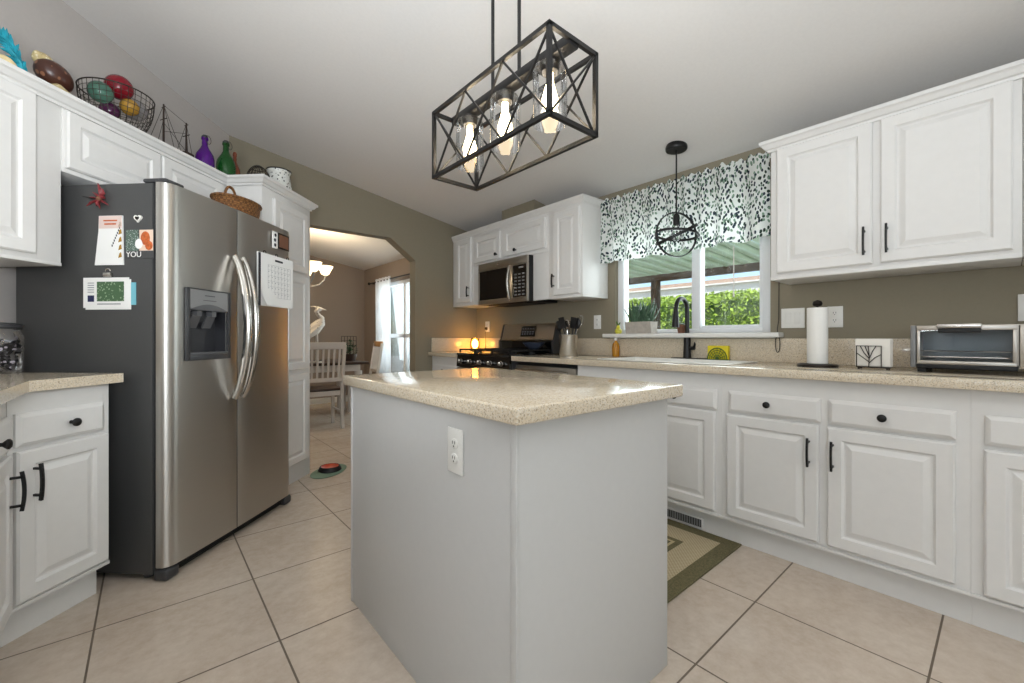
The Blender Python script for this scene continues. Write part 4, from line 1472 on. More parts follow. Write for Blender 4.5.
b = MB(); b.tube([(0.05, -0.045, 0.745), (Ws - 0.05, -0.045, 0.745)], 0.012, 10); b.obox((0.08, 0, 0.745), (0.08, -0.045, 0.745), 0.015, 0.015); b.obox((Ws - 0.08, 0, 0.745), (Ws - 0.08, -0.045, 0.745), 0.015, 0.015)
b.build('handle', M['chrome'], d)
b = MB(); b.box(0.005, Ws - 0.005, 0.0, 0.029, 0.07, 0.235, 0.004); b.build('drawer', M['steelx'], t)
for gx in (0.02, 0.265, 0.51):
    b = MB()
    x0, x1, y0, y1, z = gx, gx + 0.236, 0.03, 0.50, 0.958
    for p, q in (((x0, y0), (x1, y0)), ((x1, y0), (x1, y1)), ((x1, y1), (x0, y1)), ((x0, y1), (x0, y0)), ((x0, (y0 + y1) / 2), (x1, (y0 + y1) / 2)),
                 (((x0 + x1) / 2, y0), ((x0 + x1) / 2, y1)), ((x0, y0 + 0.12), (x1, y0 + 0.12)), ((x0, y1 - 0.12), (x1, y1 - 0.12))):
        b.obox((*p, z), (*q, z), 0.012, 0.012)
    for px, py in ((x0, y0), (x1, y0), (x1, y1), (x0, y1)):
        b.obox((px, py, 0.927), (px, py, z + 0.004), 0.012, 0.012)
    b.build('grate', M['iron'], t, smooth=False)
for bx, by in ((0.138, 0.15), (0.138, 0.38), (0.383, 0.265), (0.628, 0.15), (0.628, 0.38)):
    b = MB(); b.lathe([(0.045, 0.927), (0.045, 0.936), (0.032, 0.938), (0.032, 0.944), (0.01, 0.946)], (bx, by, 0), 18); b.build('burner', M['iron'], t)
b = MB(); b.prism([(0.52, 0.927), (0.605, 0.927), (0.605, 1.20), (0.575, 1.20), (0.535, 1.05), (0.52, 1.04)], 0.02, Ws - 0.02, 'x'); bg = b.build('backguard', M['steelx'], t, smooth=False)
b = MB(); b.box(0.02, Ws - 0.02, 0.514, 0.519, 0.928, 1.04); b.build('back_panel', M['gblack'], t, smooth=False)
b = MB()
za, zb = 1.08, 1.178
fy = lambda z: 0.535 + (z - 1.05) * (0.04 / 0.175) - 0.0015
b.quad((0.30, fy(za), za), (0.50, fy(za), za), (0.50, fy(zb), zb), (0.30, fy(zb), zb)); b.build('display', M['gblack'], bg, smooth=False)
b = MB()
for i in range(5):
    for z in (1.10, 1.12, 1.15):
        b.quad(*[(0.315 + i * 0.036 + dx, fy(z + dz) - 0.001, z + dz) for dx, dz in ((0, 0), (0.02, 0), (0.02, 0.008), (0, 0.008))])
b.build('marking', M['ink'], bg, smooth=False)
for x in (0.0, Ws - 0.02):
    b = MB(); b.prism([(0.51, 0.927), (0.605, 0.927), (0.605, 1.203), (0.57, 1.203), (0.53, 1.05), (0.51, 1.04)], x, x + 0.0195, 'x'); b.build('end_cap', M['darkgrey'], bg, smooth=False)

b = MB(); b.lathe([(0.04, 0.0), (0.075, 0.02), (0.108, 0.055), (0.112, 0.06), (0.104, 0.058), (0.07, 0.025), (0.02, 0.008)], (0, 0, 0), 28, sx=1.0, sy=0.8)
tag(b.build('bowl', M['pan']), 'dark blue-grey bowl on the back of the stove', 'bowl', loc=(2.60, 2.735, 0.9645), rz=pi / 2)

# dishwasher
t = thing('dishwasher', 'stainless dishwasher front under the worktop between stove and sink', 'dishwasher', (2.262, 2.597, 0), RZ_W)
b = MB(); b.box(0.0, 0.645, 0.03, 0.57, 0.10, 0.868, 0.002); b.box(0.02, 0.625, 0.06, 0.5, 0.0, 0.10); b.build('cabinet', M['iron'], t)
b = MB(); b.box(0.005, 0.640, 0.0, 0.029, 0.115, 0.78, 0.004); b.build('door', M['steelx'], t)
b = MB(); b.box(0.005, 0.640, 0.0, 0.029, 0.785, 0.848, 0.004); cp = b.build('control_panel', M['steelx'], t)
b = MB(); b.tube([(0.05, -0.036, 0.815), (0.595, -0.036, 0.815)], 0.011, 10); b.obox((0.08, 0, 0.815), (0.08, -0.036, 0.815), 0.014, 0.014); b.obox((0.565, 0, 0.815), (0.565, -0.036, 0.815), 0.014, 0.014); b.build('handle', M['chrome'], t)

# ------------------------------------------------------------------ things on the worktop
# glowing lamp left of the stove
lp = (2.70, 3.765, 0.921)
t = thing('table_lamp', 'small glowing amber lamp in the corner left of the stove', 'lamp', lp)
b = MB(); b.lathe([(0.05, 0.0), (0.052, 0.008), (0.04, 0.014), (0.03, 0.018)], (0, 0, 0), 20); b.build('base', M['bronze'], t)
b = MB(); b.lathe([(0.04, 0.019), (0.055, 0.05), (0.055, 0.10), (0.045, 0.135), (0.036, 0.145)], (0, 0, 0), 24, caps=False); b.build('lamp_shade', glass('amber_crackle_glass', (255, 214, 140), 0.6, 0.1), t, label='amber glass shade')
b = MB(); b.ball((0, 0, 0.08), (0.034, 0.034, 0.05), 14, 10); b.build('bulb', M['flame'], t)
light('lamp_glow', 'POINT', (lp[0], lp[1], lp[2] + 0.075), 14.0, (1.0, 0.66, 0.26), radius=0.03)
b = MB(); b.tube([(2.75, 3.765, 0.926), (2.80, 3.75, 0.926), (2.825, 3.74, 0.96), (2.826, 3.74, 1.06), (2.82, 3.738, 1.12), (2.836, 3.735, 1.165)], 0.003, 6); b.box(2.816, 2.841, 3.722, 3.748, 1.155, 1.185, 0.003)
tag(b.build('power_cord', M['bronze']), 'dark cord from the glowing lamp up to the outlet', 'cord')

# utensil crock
t = thing('utensil_crock', 'round stainless crock on the worktop right of the stove', 'crock', (2.62, 2.345, 0.9205))
b = MB(); b.lathe([(0.074, 0.0), (0.076, 0.003), (0.076, 0.165), (0.079, 0.170), (0.076, 0.174), (0.071, 0.170), (0.071, 0.008), (0.01, 0.006)], (0, 0, 0), 32); b.build('body', M['bright'], t)
UT = [('spatula', 'black slotted spatula at the left of the utensil crock', -0.045, 0.02, (-0.055, 0.045, 0.30), 'flat', 'utensil'),
      ('ladle', 'black ladle leaning left in the utensil crock', 0.03, 0.035, (0.0, 0.10, 0.27), 'bowl', 'utensil'),
      ('serving_spoon', 'black serving spoon leaning right in the utensil crock', 0.01, -0.035, (0.0, -0.09, 0.29), 'bowl', 'utensil'),
      ('spatula', 'black spatula at the right of the utensil crock', -0.02, -0.04, (-0.03, -0.055, 0.30), 'flat', 'utensil'),
      ('serving_spoon', 'silver spoon in the middle of the utensil crock', 0.0, 0.0, (-0.02, 0.01, 0.28), 'bowl', 'chrome'),
      ('tongs', 'silver tongs standing in the utensil crock', -0.03, -0.01, (-0.05, -0.02, 0.27), 'bar', 'chrome'),
      ('whisk', 'wire whisk leaning far right in the utensil crock', 0.03, -0.045, (0.03, -0.10, 0.30), 'whisk', 'chrome')]
for nm, lab, bx, by, tip, kind, mt in UT:
    t = thing(nm, lab, 'utensil', (2.62 - tip[0] * 0.16 - tip[1] * 0.30, 2.345 - tip[1] * 0.16 + tip[0] * 0.30 + by * 0.3, 0.933), 0, 'utensils in the crock')
    tv = Vector(tip)
    b = MB(); b.tube([(0, 0, 0), tv * 0.72], 0.0055, 7); b.build('handle', M[mt], t)
    b = MB()
    d = tv.normalized()
    if kind == 'flat':
        b.obox(tv * 0.7, tv, 0.058, 0.005, (1, 0, 0))
    elif kind == 'bowl':
        c = tv * 0.86
        b.ball((0, 0, 0), (0.016, 0.034, 0.045), 14, 8)
        bmesh.ops.rotate(b.bm, verts=b.bm.verts[:], cent=(0, 0, 0), matrix=Vector((0, 0, 1)).rotation_difference(d).to_matrix())
        bmesh.ops.translate(b.bm, verts=b.bm.verts[:], vec=c)
    elif kind == 'bar':
        b.obox(tv * 0.6, tv + Vector((0, 0.012, 0)), 0.014, 0.003); b.obox(tv * 0.6, tv - Vector((0, 0.012, 0)), 0.014, 0.003)
    else:
        q = Vector((0, 0, 1)).rotation_difference(d).to_matrix()
        for k in range(5):
            a = pi * k / 5
            b.tube([tv * 0.7 + q @ Vector((0.034 * sin(c) * cos(a), 0.034 * sin(c) * sin(a), 0.055 - 0.055 * cos(c))) for c in [2 * pi * w / 20 for w in range(20)]], 0.0013, 5, closed=True)
    b.build('head', M[mt], t)

# soap bottle
t = thing('soap_bottle', 'clear bottle of orange soap beside the sink under the window', 'bottle', (2.795, 2.005, 0.9205))
b = MB(); b.lathe([(0.027, 0), (0.029, 0.005), (0.029, 0.075), (0.024, 0.10), (0.012, 0.115), (0.011, 0.125)], (0, 0, 0), 20); b.build('body', M['soap'], t)
b = MB(); b.lathe([(0.013, 0.1255), (0.013, 0.145), (0.005, 0.15), (0.004, 0.165)], (0, 0, 0), 14); b.obox((0.004, 0, 0.166), (-0.035, 0, 0.162), 0.012, 0.008); b.build('pump', M['white'], t)

# faucet
t = thing('faucet', 'black gooseneck pull-down faucet on the sink deck under the window', 'faucet', (2.797, 1.424, 0.9205))
b = MB(); b.box(-0.028, 0.028, -0.125, 0.105, 0.0, 0.009, 0.003); b.build('deck_plate', M['black'], t)
b = MB(); b.lathe([(0.028, 0.0092), (0.026, 0.016), (0.023, 0.10), (0.023, 0.15), (0.0175, 0.165), (0.0165, 0.18)], (0, 0, 0), 20); b.build('body', M['black'], t)
b = MB()
pts = [(0, 0, 0.165), (0, 0, 0.33)] + [(-0.075 + 0.075 * cos(a), 0.0, 0.335 + 0.075 * sin(a)) for a in [pi * k / 12 for k in range(1, 12)]] + [(-0.152, 0.0, 0.315)]
b.tube(pts, 0.0145, 12); b.build('spout', M['black'], t)
b = MB(); b.tube([(-0.152, 0.0, 0.317), (-0.155, 0.0, 0.27), (-0.157, 0.0, 0.215)], [0.016, 0.020, 0.024], 14); b.build('spray_head', M['black'], t)
b = MB(); b.tube([(0.0, -0.018, 0.075), (0.0, -0.052, 0.078)], 0.013, 12); b.tube([(0.0, -0.046, 0.08), (-0.012, -0.06, 0.10), (-0.03, -0.066, 0.112)], [0.009, 0.007, 0.005], 8); b.build('lever', M['black'], t)

# sponge in a holder
t = thing('sponge_holder', 'arched green wire sponge holder on the worktop behind the sink', 'holder', (2.80, 1.215, 0.9205))
b = MB()
for k in range(5):
    f = 1 - 0.2 * k
    b.tube([(-0.022, 0.062 * f * cos(a), 0.005 + 0.075 * f * sin(a)) for a in [pi * q / 14 for q in range(15)]], 0.0035 if k == 0 else 0.002, 6)
for k in range(7):
    a = pi * (k + 1) / 8
    b.tube([(-0.022, 0, 0.008), (-0.022, 0.062 * cos(a), 0.005 + 0.075 * sin(a))], 0.002, 5)
b.box(-0.026, 0.02, -0.066, 0.066, 0.0, 0.006, 0.002)
b.build('wire_frame', M['greenwire'], t)
b = MB(); b.box(-0.017, 0.014, -0.066, 0.066, 0.007, 0.095, 0.006)
tag(b.build('sponge', M['yellow']), 'bright yellow sponge standing in the arched holder', 'sponge', loc=(2.80, 1.215, 0.9205))

# paper towel
t = thing('paper_towel_holder', 'upright paper towel stand with bronze finial and dark base on the worktop', 'holder', (2.58, 0.628, 0.9205))
b = MB(); b.lathe([(0.085, 0), (0.087, 0.004), (0.085, 0.010), (0.078, 0.014), (0.02, 0.016)], (0, 0, 0), 32); b.build('base', M['bronze'], t)
b = MB(); b.tube([(0, 0, 0.015), (0, 0, 0.305)], 0.006, 8); b.lathe([(0.008, 0.304), (0.018, 0.308), (0.022, 0.318), (0.018, 0.330), (0.008, 0.335), (0.002, 0.337)], (0, 0, 0), 16); b.build('rod', M['bronze'], t)
b = MB(); b.lathe([(0.018, 0.0), (0.044, 0.0), (0.0445, 0.003), (0.0445, 0.278), (0.044, 0.281), (0.018, 0.281), (0.018, 0.0)], (0, 0, 0), 32, caps=False)
tag(b.build('paper_towel', M['towel']), 'white roll of paper towel on the upright stand', 'paper towel', loc=(2.58, 0.628, 0.937))

# napkin holder
t = thing('napkin_holder', 'dark wire napkin holder with a tree motif on the worktop', 'holder', (2.53, 0.40, 0.9205), RZ_W)
for y, nm in ((-0.022, 'front_panel'), (0.03, 'back_panel')):
    b = MB(); x0, x1, z0, z1 = -0.058, 0.03, 0.012, 0.108
    b.tube([(x0, y, z0), (x1, y, z0), (x1, y, z1), (x0, y, z1)], 0.0028, 6, closed=True)
    for pts in ([(-0.014, y, z0), (-0.012, y, 0.06), (-0.016, y, z1)], [(-0.012, y, 0.05), (-0.03, y, 0.075), (-0.045, y, z1)], [(-0.013, y, 0.035), (-0.035, y, 0.055), (x0, y, 0.075)],
                [(-0.012, y, 0.05), (0.0, y, 0.085), (0.012, y, z1)], [(-0.013, y, 0.03), (0.008, y, 0.055), (x1, y, 0.07)], [(-0.012, y, 0.06), (-0.022, y, 0.09), (-0.028, y, z1)]):
        b.tube(pts, 0.002, 5)
    b.build(nm, M['bronzewire'], t)
b = MB(); b.box(-0.058, 0.06, -0.022, 0.03, 0.008, 0.012, 0.001)
for x in (-0.05, 0.05):
    for y in (-0.02, 0.028):
        b.ball((x, y, 0.005), 0.005, 8, 6)
b.build('base', M['bronzewire'], t)
for i, (lab, dx) in enumerate((('front white paper napkin in the wire holder', 0.0), ('middle white paper napkin in the wire holder', 0.004), ('rear white paper napkin in the wire holder', -0.004))):
    b = MB(); b.box(-0.066, 0.062, -0.006, 0.006, 0, 0.128, 0.005, 3)
    p = Vector((2.53 - 0.008 + i * 0.0125, 0.40 - dx, 0.934))
    tag(b.build('napkin', M['napkin']), lab, 'napkin', 'napkins in the holder', loc=p, rz=RZ_W)

# toaster oven
t = thing('toaster_oven', 'silver toaster oven with glass door on the worktop at the right', 'toaster oven', (2.485, 0.272, 0.9205), RZ_W)
b = MB()
Wt, Dt, z0, z1 = 0.42, 0.29, 0.028, 0.198
b.box(0.0, Wt, 0.012, Dt, z0 + 0.16, z1, 0.006); b.box(0, Wt, 0.012, Dt, z0, z0 + 0.012); b.box(0.0, 0.012, 0.012, Dt, z0, z1); b.box(0.296, 0.300, 0.012, Dt, z0, z1); b.box(Wt - 0.01, Wt, 0.012, Dt, z0, z1); b.box(0, Wt, Dt - 0.01, Dt, z0, z1)
b.build('cabinet', M['steelx'], t)
b = MB(); b.box(0.0125, 0.2955, Dt - 0.014, Dt - 0.0102, z0 + 0.013, z1 - 0.012); b.box(0.0125, 0.2955, 0.02, Dt - 0.0145, z1 - 0.0145, z1 - 0.012); b.box(0.0125, 0.2955, 0.02, Dt - 0.0145, z0 + 0.0125, z0 + 0.0145)
b.box(0.0122, 0.0142, 0.02, Dt - 0.0145, z0 + 0.015, z1 - 0.015); b.box(0.2938, 0.2958, 0.02, Dt - 0.0145, z0 + 0.015, z1 - 0.015)
b.build('oven_liner', M['liner'], t, smooth=False)
b = MB(); b.box(0.0, 0.018, 0.0, 0.03, z0 - 0.008, z1, 0.005); b.build('end_trim', M['midgrey'], t)
b = MB()
for a in ((0.02, 0.296, z1 - 0.022, z1 - 0.003), (0.02, 0.031, z0 + 0.018, z1 - 0.022), (0.285, 0.296, z0 + 0.018, z1 - 0.022), (0.02, 0.296, z0 + 0.008, z0 + 0.022)):
    b.box(a[0], a[1], 0.002, 0.012, a[2], a[3], 0.002)
d = b.build('door', M['steelx'], t)
b = MB(); b.box(0.031, 0.285, 0.006, 0.009, z0 + 0.022, z1 - 0.022); b.build('door_glass', M['glass'], d, smooth=False)
b = MB(); b.box(0.082, 0.208, -0.036, -0.018, z1 - 0.014, z1 + 0.003, 0.004); b.build('handle', M['chrome'], d)
b = MB(); b.box(0.086, 0.206, -0.03, 0.001, z1 - 0.032, z1 - 0.0145, 0.003); b.build('handle_grip', M['iron'], d)
b = MB(); b.box(0.0185, 0.298, 0.0, 0.012, z0 - 0.010, z0 + 0.007, 0.002); b.build('lower_trim', M['iron'], t)
b = MB()
for k in range(14):
    b.tube([(0.03 + k * 0.0195, 0.03, 0.09), (0.03 + k * 0.0195, Dt - 0.02, 0.09)], 0.0016, 5)
b.tube([(0.014, 0.03, 0.09), (0.294, 0.03, 0.09)], 0.0025, 6); b.build('rack', M['chrome'], t)
b = MB(); b.box(0.03, 0.28, 0.04, Dt - 0.03, 0.062, 0.068, 0.002); b.build('tray', M['chrome'], t)
b = MB(); b.box(0.302, Wt, -0.002, 0.0115, z0, z1 - 0.002, 0.003); cp = b.build('control_panel', M['steelx'], t)
for z in (0.07, 0.115, 0.16):
    b = MB(); b.lathe([(0.016, 0.0022), (0.015, 0.016), (0.003, 0.018)], (0.36, 0, z), 16, 'y'); b.build('dial', M['iron'], cp)
for x in (0.02, Wt - 0.04):
    for y in (0.02, Dt - 0.04):
        b = MB(); b.box(x, x + 0.026, y, y + 0.026, 0.0, z0 - 0.0005 if y > 0.1 else z0 - 0.0105, 0.002); b.build('foot', M['iron'], t)

# ------------------------------------------------------------------ window dressing and sill
b = MB()
n = 120
ya, yb_ = 0.90, 2.105
g = []
for i in range(n + 1):
    Y = ya + (yb_ - ya) * i / n
    row = []
    for j in range(9):
        f = j / 8
        z = 2.155 - 0.50 * f + 0.006 * sin(Y * 23) * f + (0.010 * sin(Y * 120) + 0.006 * sin(Y * 71) if j == 0 else 0)
        amp = 0.010 + 0.020 * f
        x = 2.748 - amp * (0.75 * sin(Y * 46 + 1.6 * sin(Y * 9)) + 0.35 * sin(Y * 27 + 1.3)) - (0.012 if j == 1 else 0)
        row.append(b.bm.verts.new((x, Y, z)))
    g.append(row)
for i in range(n):
    for j in range(8):
        b.bm.faces.new((g[i][j], g[i + 1][j], g[i + 1][j + 1], g[i][j + 1]))
o = b.build('valance', M['valance'], smooth=True, angle=80, uv=lambda c: (c.y, c.z))
tag(o, 'gathered pale valance with dark green leaf print over the kitchen window', 'valance')
b = MB(); b.tube([(2.765, 0.885, 2.125), (2.765, 2.108, 2.125)], 0.008, 8); b.obox((2.765, 0.89, 2.125), (2.849, 0.89, 2.125), 0.012, 0.012); b.obox((2.765, 2.10, 2.125), (2.849, 2.10, 2.125), 0.012, 0.012)
tag(b.build('curtain_rod', M['trim']), 'thin white rod carrying the leaf print valance', 'rod')

t = thing('potted_plant', 'spiky green succulent in a grey trough on the left end of the window sill', 'plant', (2.826, 1.80, 1.099))
b = MB(); b.prism([(-0.038, 0.0), (0.038, 0.0), (0.050, 0.088), (0.042, 0.088), (0.036, 0.08), (-0.036, 0.08), (-0.042, 0.088), (-0.050, 0.088)], -0.108, 0.108, 'y'); b.box(-0.04, 0.04, -0.1078, -0.101, 0.004, 0.087); b.box(-0.04, 0.04, 0.101, 0.1078, 0.004, 0.087)
b.build('trough', M['stonepot'], t, smooth=False)
b = MB(); b.box(-0.035, 0.035, -0.100, 0.100, 0.0805, 0.083); b.build('soil', M['wood'], t, smooth=False)
b = MB()
for k in range(64):
    c = Vector((random.uniform(-0.02, 0.02), random.uniform(-0.085, 0.085), 0.083))
    a = random.uniform(0, 2 * pi)
    lean = random.uniform(0.15, 0.9)
    ln = random.uniform(0.10, 0.185)
    d = Vector((cos(a) * lean * 0.32, sin(a) * lean, 1.0)).normalized()
    if c.x + d.x * ln > 0.045 or abs(c.x + d.x * ln) > 0.06:
        d.x *= 0.15
    b.tube([c, c + d * ln * 0.4, c + d * ln * 0.75 + Vector((0, 0, 0.004)), c + d * ln], [0.008, 0.0095, 0.006, 0.0008], 5, flat=0.5)
b.build('leaves', M['agave'], t)['kind'] = 'stuff'
t = thing('figurine', 'small yellow-green ceramic figure left of the trough on the sill', 'figurine', (2.80, 1.985, 1.099))
b = MB(); b.lathe([(0.018, 0), (0.028, 0.012), (0.026, 0.03), (0.014, 0.042), (0.016, 0.052), (0.010, 0.064), (0.002, 0.067)], (0, 0, 0), 18); b.build('body', M['pepper'], t)
b = MB(); b.tube([(0, 0.0, 0.06), (0.0, 0.012, 0.085), (0, 0.02, 0.10)], [0.004, 0.007, 0.001], 6); b.tube([(0, 0.0, 0.06), (0.0, -0.012, 0.08), (0, -0.018, 0.09)], [0.004, 0.006, 0.001], 6); b.build('leaf', M['greenwire'], t)
t = thing('clay_pot', 'tiny brown clay pot on the sill behind the faucet', 'pot', (2.815, 1.475, 1.099))
b = MB(); b.lathe([(0.022, 0), (0.03, 0.045), (0.033, 0.046), (0.033, 0.058), (0.028, 0.058), (0.026, 0.045)], (0, 0, 0), 20); b.build('pot', M['clay'], t)
b = MB(); b.ball((0, 0, 0.058), (0.024, 0.024, 0.012), 12, 8); b.build('moss', M['leaf'], t)
b = MB(); b.tube([(2.842, 0.880, 1.62), (2.84, 0.882, 1.30), (2.838, 0.882, 1.17)], 0.0022, 6)
b.tube([(2.820, 0.882 + 0.012 * cos(a), 1.03 + 0.05 * sin(a)) for a in [2 * pi * k / 20 for k in range(20)]], 0.0022, 6, closed=True)
b.tube([(2.838, 0.882, 1.17), (2.815, 0.882, 1.12), (2.82, 0.882, 1.08)], 0.0022, 6)
tag(b.build('cord_loop', M['bronzewire']), 'thin hanging cord with a loop at the right side of the window', 'cord')
b = MB(); b.tube([(2.872, 1.15, 1.66), (2.872, 1.15, 1.36)], 0.0035, 6); b.lathe([(0.003, 1.33), (0.006, 1.34), (0.003, 1.36)], (2.872, 1.15, 0), 8)
tag(b.build('blind_wand', M['cord']), 'thin clear wand hanging in front of the right window pane', 'wand')

# ------------------------------------------------------------------ pendant orb over the sink
px, py, pz = 2.555, 1.372, 1.722
t = thing('pendant_light', 'black ring orb pendant light hanging over the sink', 'pendant light', (px, py, 0))
zt = zc(px)
b = MB(); b.lathe([(0.062, zt - 0.028), (0.066, zt - 0.022), (0.066, zt - 0.008), (0.06, zt + 0.012)], (0, 0, 0), 28); b.build('canopy', M['black'], t)
b = MB(); b.tube([(0, 0, pz + 0.13), (0, 0, zt - 0.02)], 0.005, 8); b.build('rod', M['black'], t)
vd = Vector((px, py, 0)).normalized()
rt = Vector((vd.y, -vd.x, 0))
up = Vector((0, 0, 1))


def ring(u, v, r, w=0.012):
    b = MB()
    nrm = u.cross(v).normalized()
    N = 48
    vs = []
    for k in range(N):
        a = 2 * pi * k / N
        d = u * cos(a) + v * sin(a)
        vs.append([b.bm.verts.new(Vector((0, 0, pz)) + d * (r + dr) + nrm * dn) for dr, dn in ((-0.003, -w / 2), (0.003, -w / 2), (0.003, w / 2), (-0.003, w / 2))])
    for k in range(N):
        A, B = vs[k], vs[(k + 1) % N]
        for q in range(4):
            b.bm.faces.new((A[q], A[(q + 1) % 4], B[(q + 1) % 4], B[q]))
    b.build('ring', M['black'], t)


look = (vd * 0.975 + up * 0.22).normalized()
ring((rt * 0.84 + vd * 0.54).normalized(), up, 0.140, 0.015)
ring((rt * 0.90 + up * 0.40 + vd * 0.05).normalized(), (look - rt * 0.05).normalized(), 0.135, 0.016)
ring((rt * 0.99 - up * 0.10).normalized(), (vd * 0.99 - up * 0.06).normalized(), 0.130, 0.015)
b = MB(); b.lathe([(0.012, pz + 0.132), (0.02, pz + 0.12), (0.02, pz + 0.065), (0.015, pz + 0.06)], (0, 0, 0), 16); b.build('socket', M['black'], t)
b = MB(); b.lathe([(0.012, pz + 0.058), (0.03, pz + 0.02), (0.032, pz - 0.005), (0.02, pz - 0.032), (0.003, pz - 0.04)], (0, 0, 0), 18); b.build('bulb', M['glass'], t)

# ------------------------------------------------------------------ chandelier over the island
cx, cy = 0.963, 1.158
t = thing('chandelier', 'black open-box chandelier with three glass shades hanging over the island', 'chandelier', (cx, cy, 0))
hx, hy, zb, zt = 0.103, 0.317, 1.70, 1.952
b = MB()
w = 0.013
for z in (zb, zt):
    for sx in (-1, 1):
        b.obox((sx * hx, -hy - w / 2, z), (sx * hx, hy + w / 2, z), w, w)
    for sy in (-1, 1):
        b.obox((-hx, sy * hy, z), (hx, sy * hy, z), w, w)
for sx in (-1, 1):
    for sy in (-1, 1):
        b.obox((sx * hx, sy * hy, zb), (sx * hx, sy * hy, zt), w, w)
b.build('frame', M['black'], t, smooth=False)
for sx in (-1, 1):
    b = MB()
    for k in range(3):
        y0, y1 = -hy + 2 * hy * k / 3, -hy + 2 * hy * (k + 1) / 3
        b.obox((sx * hx, y0, zb), (sx * hx, y1, zt), 0.006, 0.006, (1, 0, 0)); b.obox((sx * (hx - 0.004), y0, zt), (sx * (hx - 0.004), y1, zb), 0.006, 0.006, (1, 0, 0))
    b.build('cross_brace', M['black'], t, smooth=False)
for sy in (-1, 1):
    b = MB(); b.obox((-hx, sy * hy, zb), (hx, sy * hy, zt), 0.006, 0.006, (0, 1, 0)); b.obox((-hx, sy * (hy - 0.004), zt), (hx, sy * (hy - 0.004), zb), 0.006, 0.006, (0, 1, 0))
    b.build('cross_brace', M['black'], t, smooth=False)
b = MB(); b.box(-0.022, 0.022, -hy, hy, zt - 0.018, zt + 0.012, 0.002); b.build('centre_bar', M['black'], t)
zcx = zc(cx)
for y in (-0.073, 0.073):
    b = MB(); b.tube([(0, y, zt + 0.012), (0, y, zcx - 0.022)], 0.0065, 10); b.build('rod', M['black'], t)
b = MB(); b.box(-0.06, 0.06, -0.15, 0.15, zcx - 0.024, zcx + 0.012, 0.003); b.build('canopy', M['black'], t)
for y in (-0.219, 0.002, 0.219):
    b = MB(); b.lathe([(0.028, zt - 0.052), (0.030, zt - 0.045), (0.030, zt - 0.018)], (0, y, 0), 20); so = b.build('socket', M['black'], t)
    b = MB(); b.lathe([(0.053, zt - 0.215), (0.054, zt - 0.21), (0.054, zt - 0.05), (0.048, zt - 0.035), (0.03, zt - 0.030)], (0, y, 0), 28, caps=False); b.build('glass_shade', M['glass'], t, label='clear glass cylinder')
    b = MB(); b.lathe([(0.011, zt - 0.054), (0.012, zt - 0.085), (0.020, zt - 0.115), (0.027, zt - 0.138), (0.027, zt - 0.150), (0.018, zt - 0.172), (0.003, zt - 0.18)], (0, y, 0), 18); b.build('bulb', M['bulb'], t)
    light('bulb_light', 'POINT', (cx, cy + y, zt - 0.13), 4.0, (1.0, 0.90, 0.76), radius=0.03)

# ------------------------------------------------------------------ rug and cat bowl
b = MB(); b.box(-RUG_HX, RUG_HX, -RUG_HY, RUG_HY, 0, 0.010, 0.003)
tag(b.build('rug', M['rug']), 'olive green and beige bordered rug on the floor by the sink cabinets', 'rug', loc=(2.31 - RUG_HX, 0.885 + RUG_HY, 0.0008))
b = MB(); b.lathe([(0.185, 0.0), (0.19, 0.004), (0.185, 0.006), (0.01, 0.005)], (0, 0, 0), 36, sy=0.6)
tag(b.build('pet_mat', M['mat']), 'sage green oval feeding mat on the floor by the pantry', 'mat', loc=D(3.27, -1.715, 0.0008), rz=pi / 4)
t = thing('pet_bowl', 'low dark pet bowl with orange inside on the green mat', 'bowl', D(3.285, -1.715, 0.008))
b = MB(); b.lathe([(0.085, 0.0), (0.088, 0.004), (0.075, 0.032), (0.07, 0.034), (0.066, 0.03)], (0, 0, 0), 26, caps=False); b.build('bowl', M['iron'], t)
b = MB(); b.lathe([(0.02, 0.012), (0.064, 0.030), (0.066, 0.0325), (0.05, 0.02), (0.01, 0.016)], (0, 0, 0), 26); b.build('inner_dish', M['orangebowl'], t)

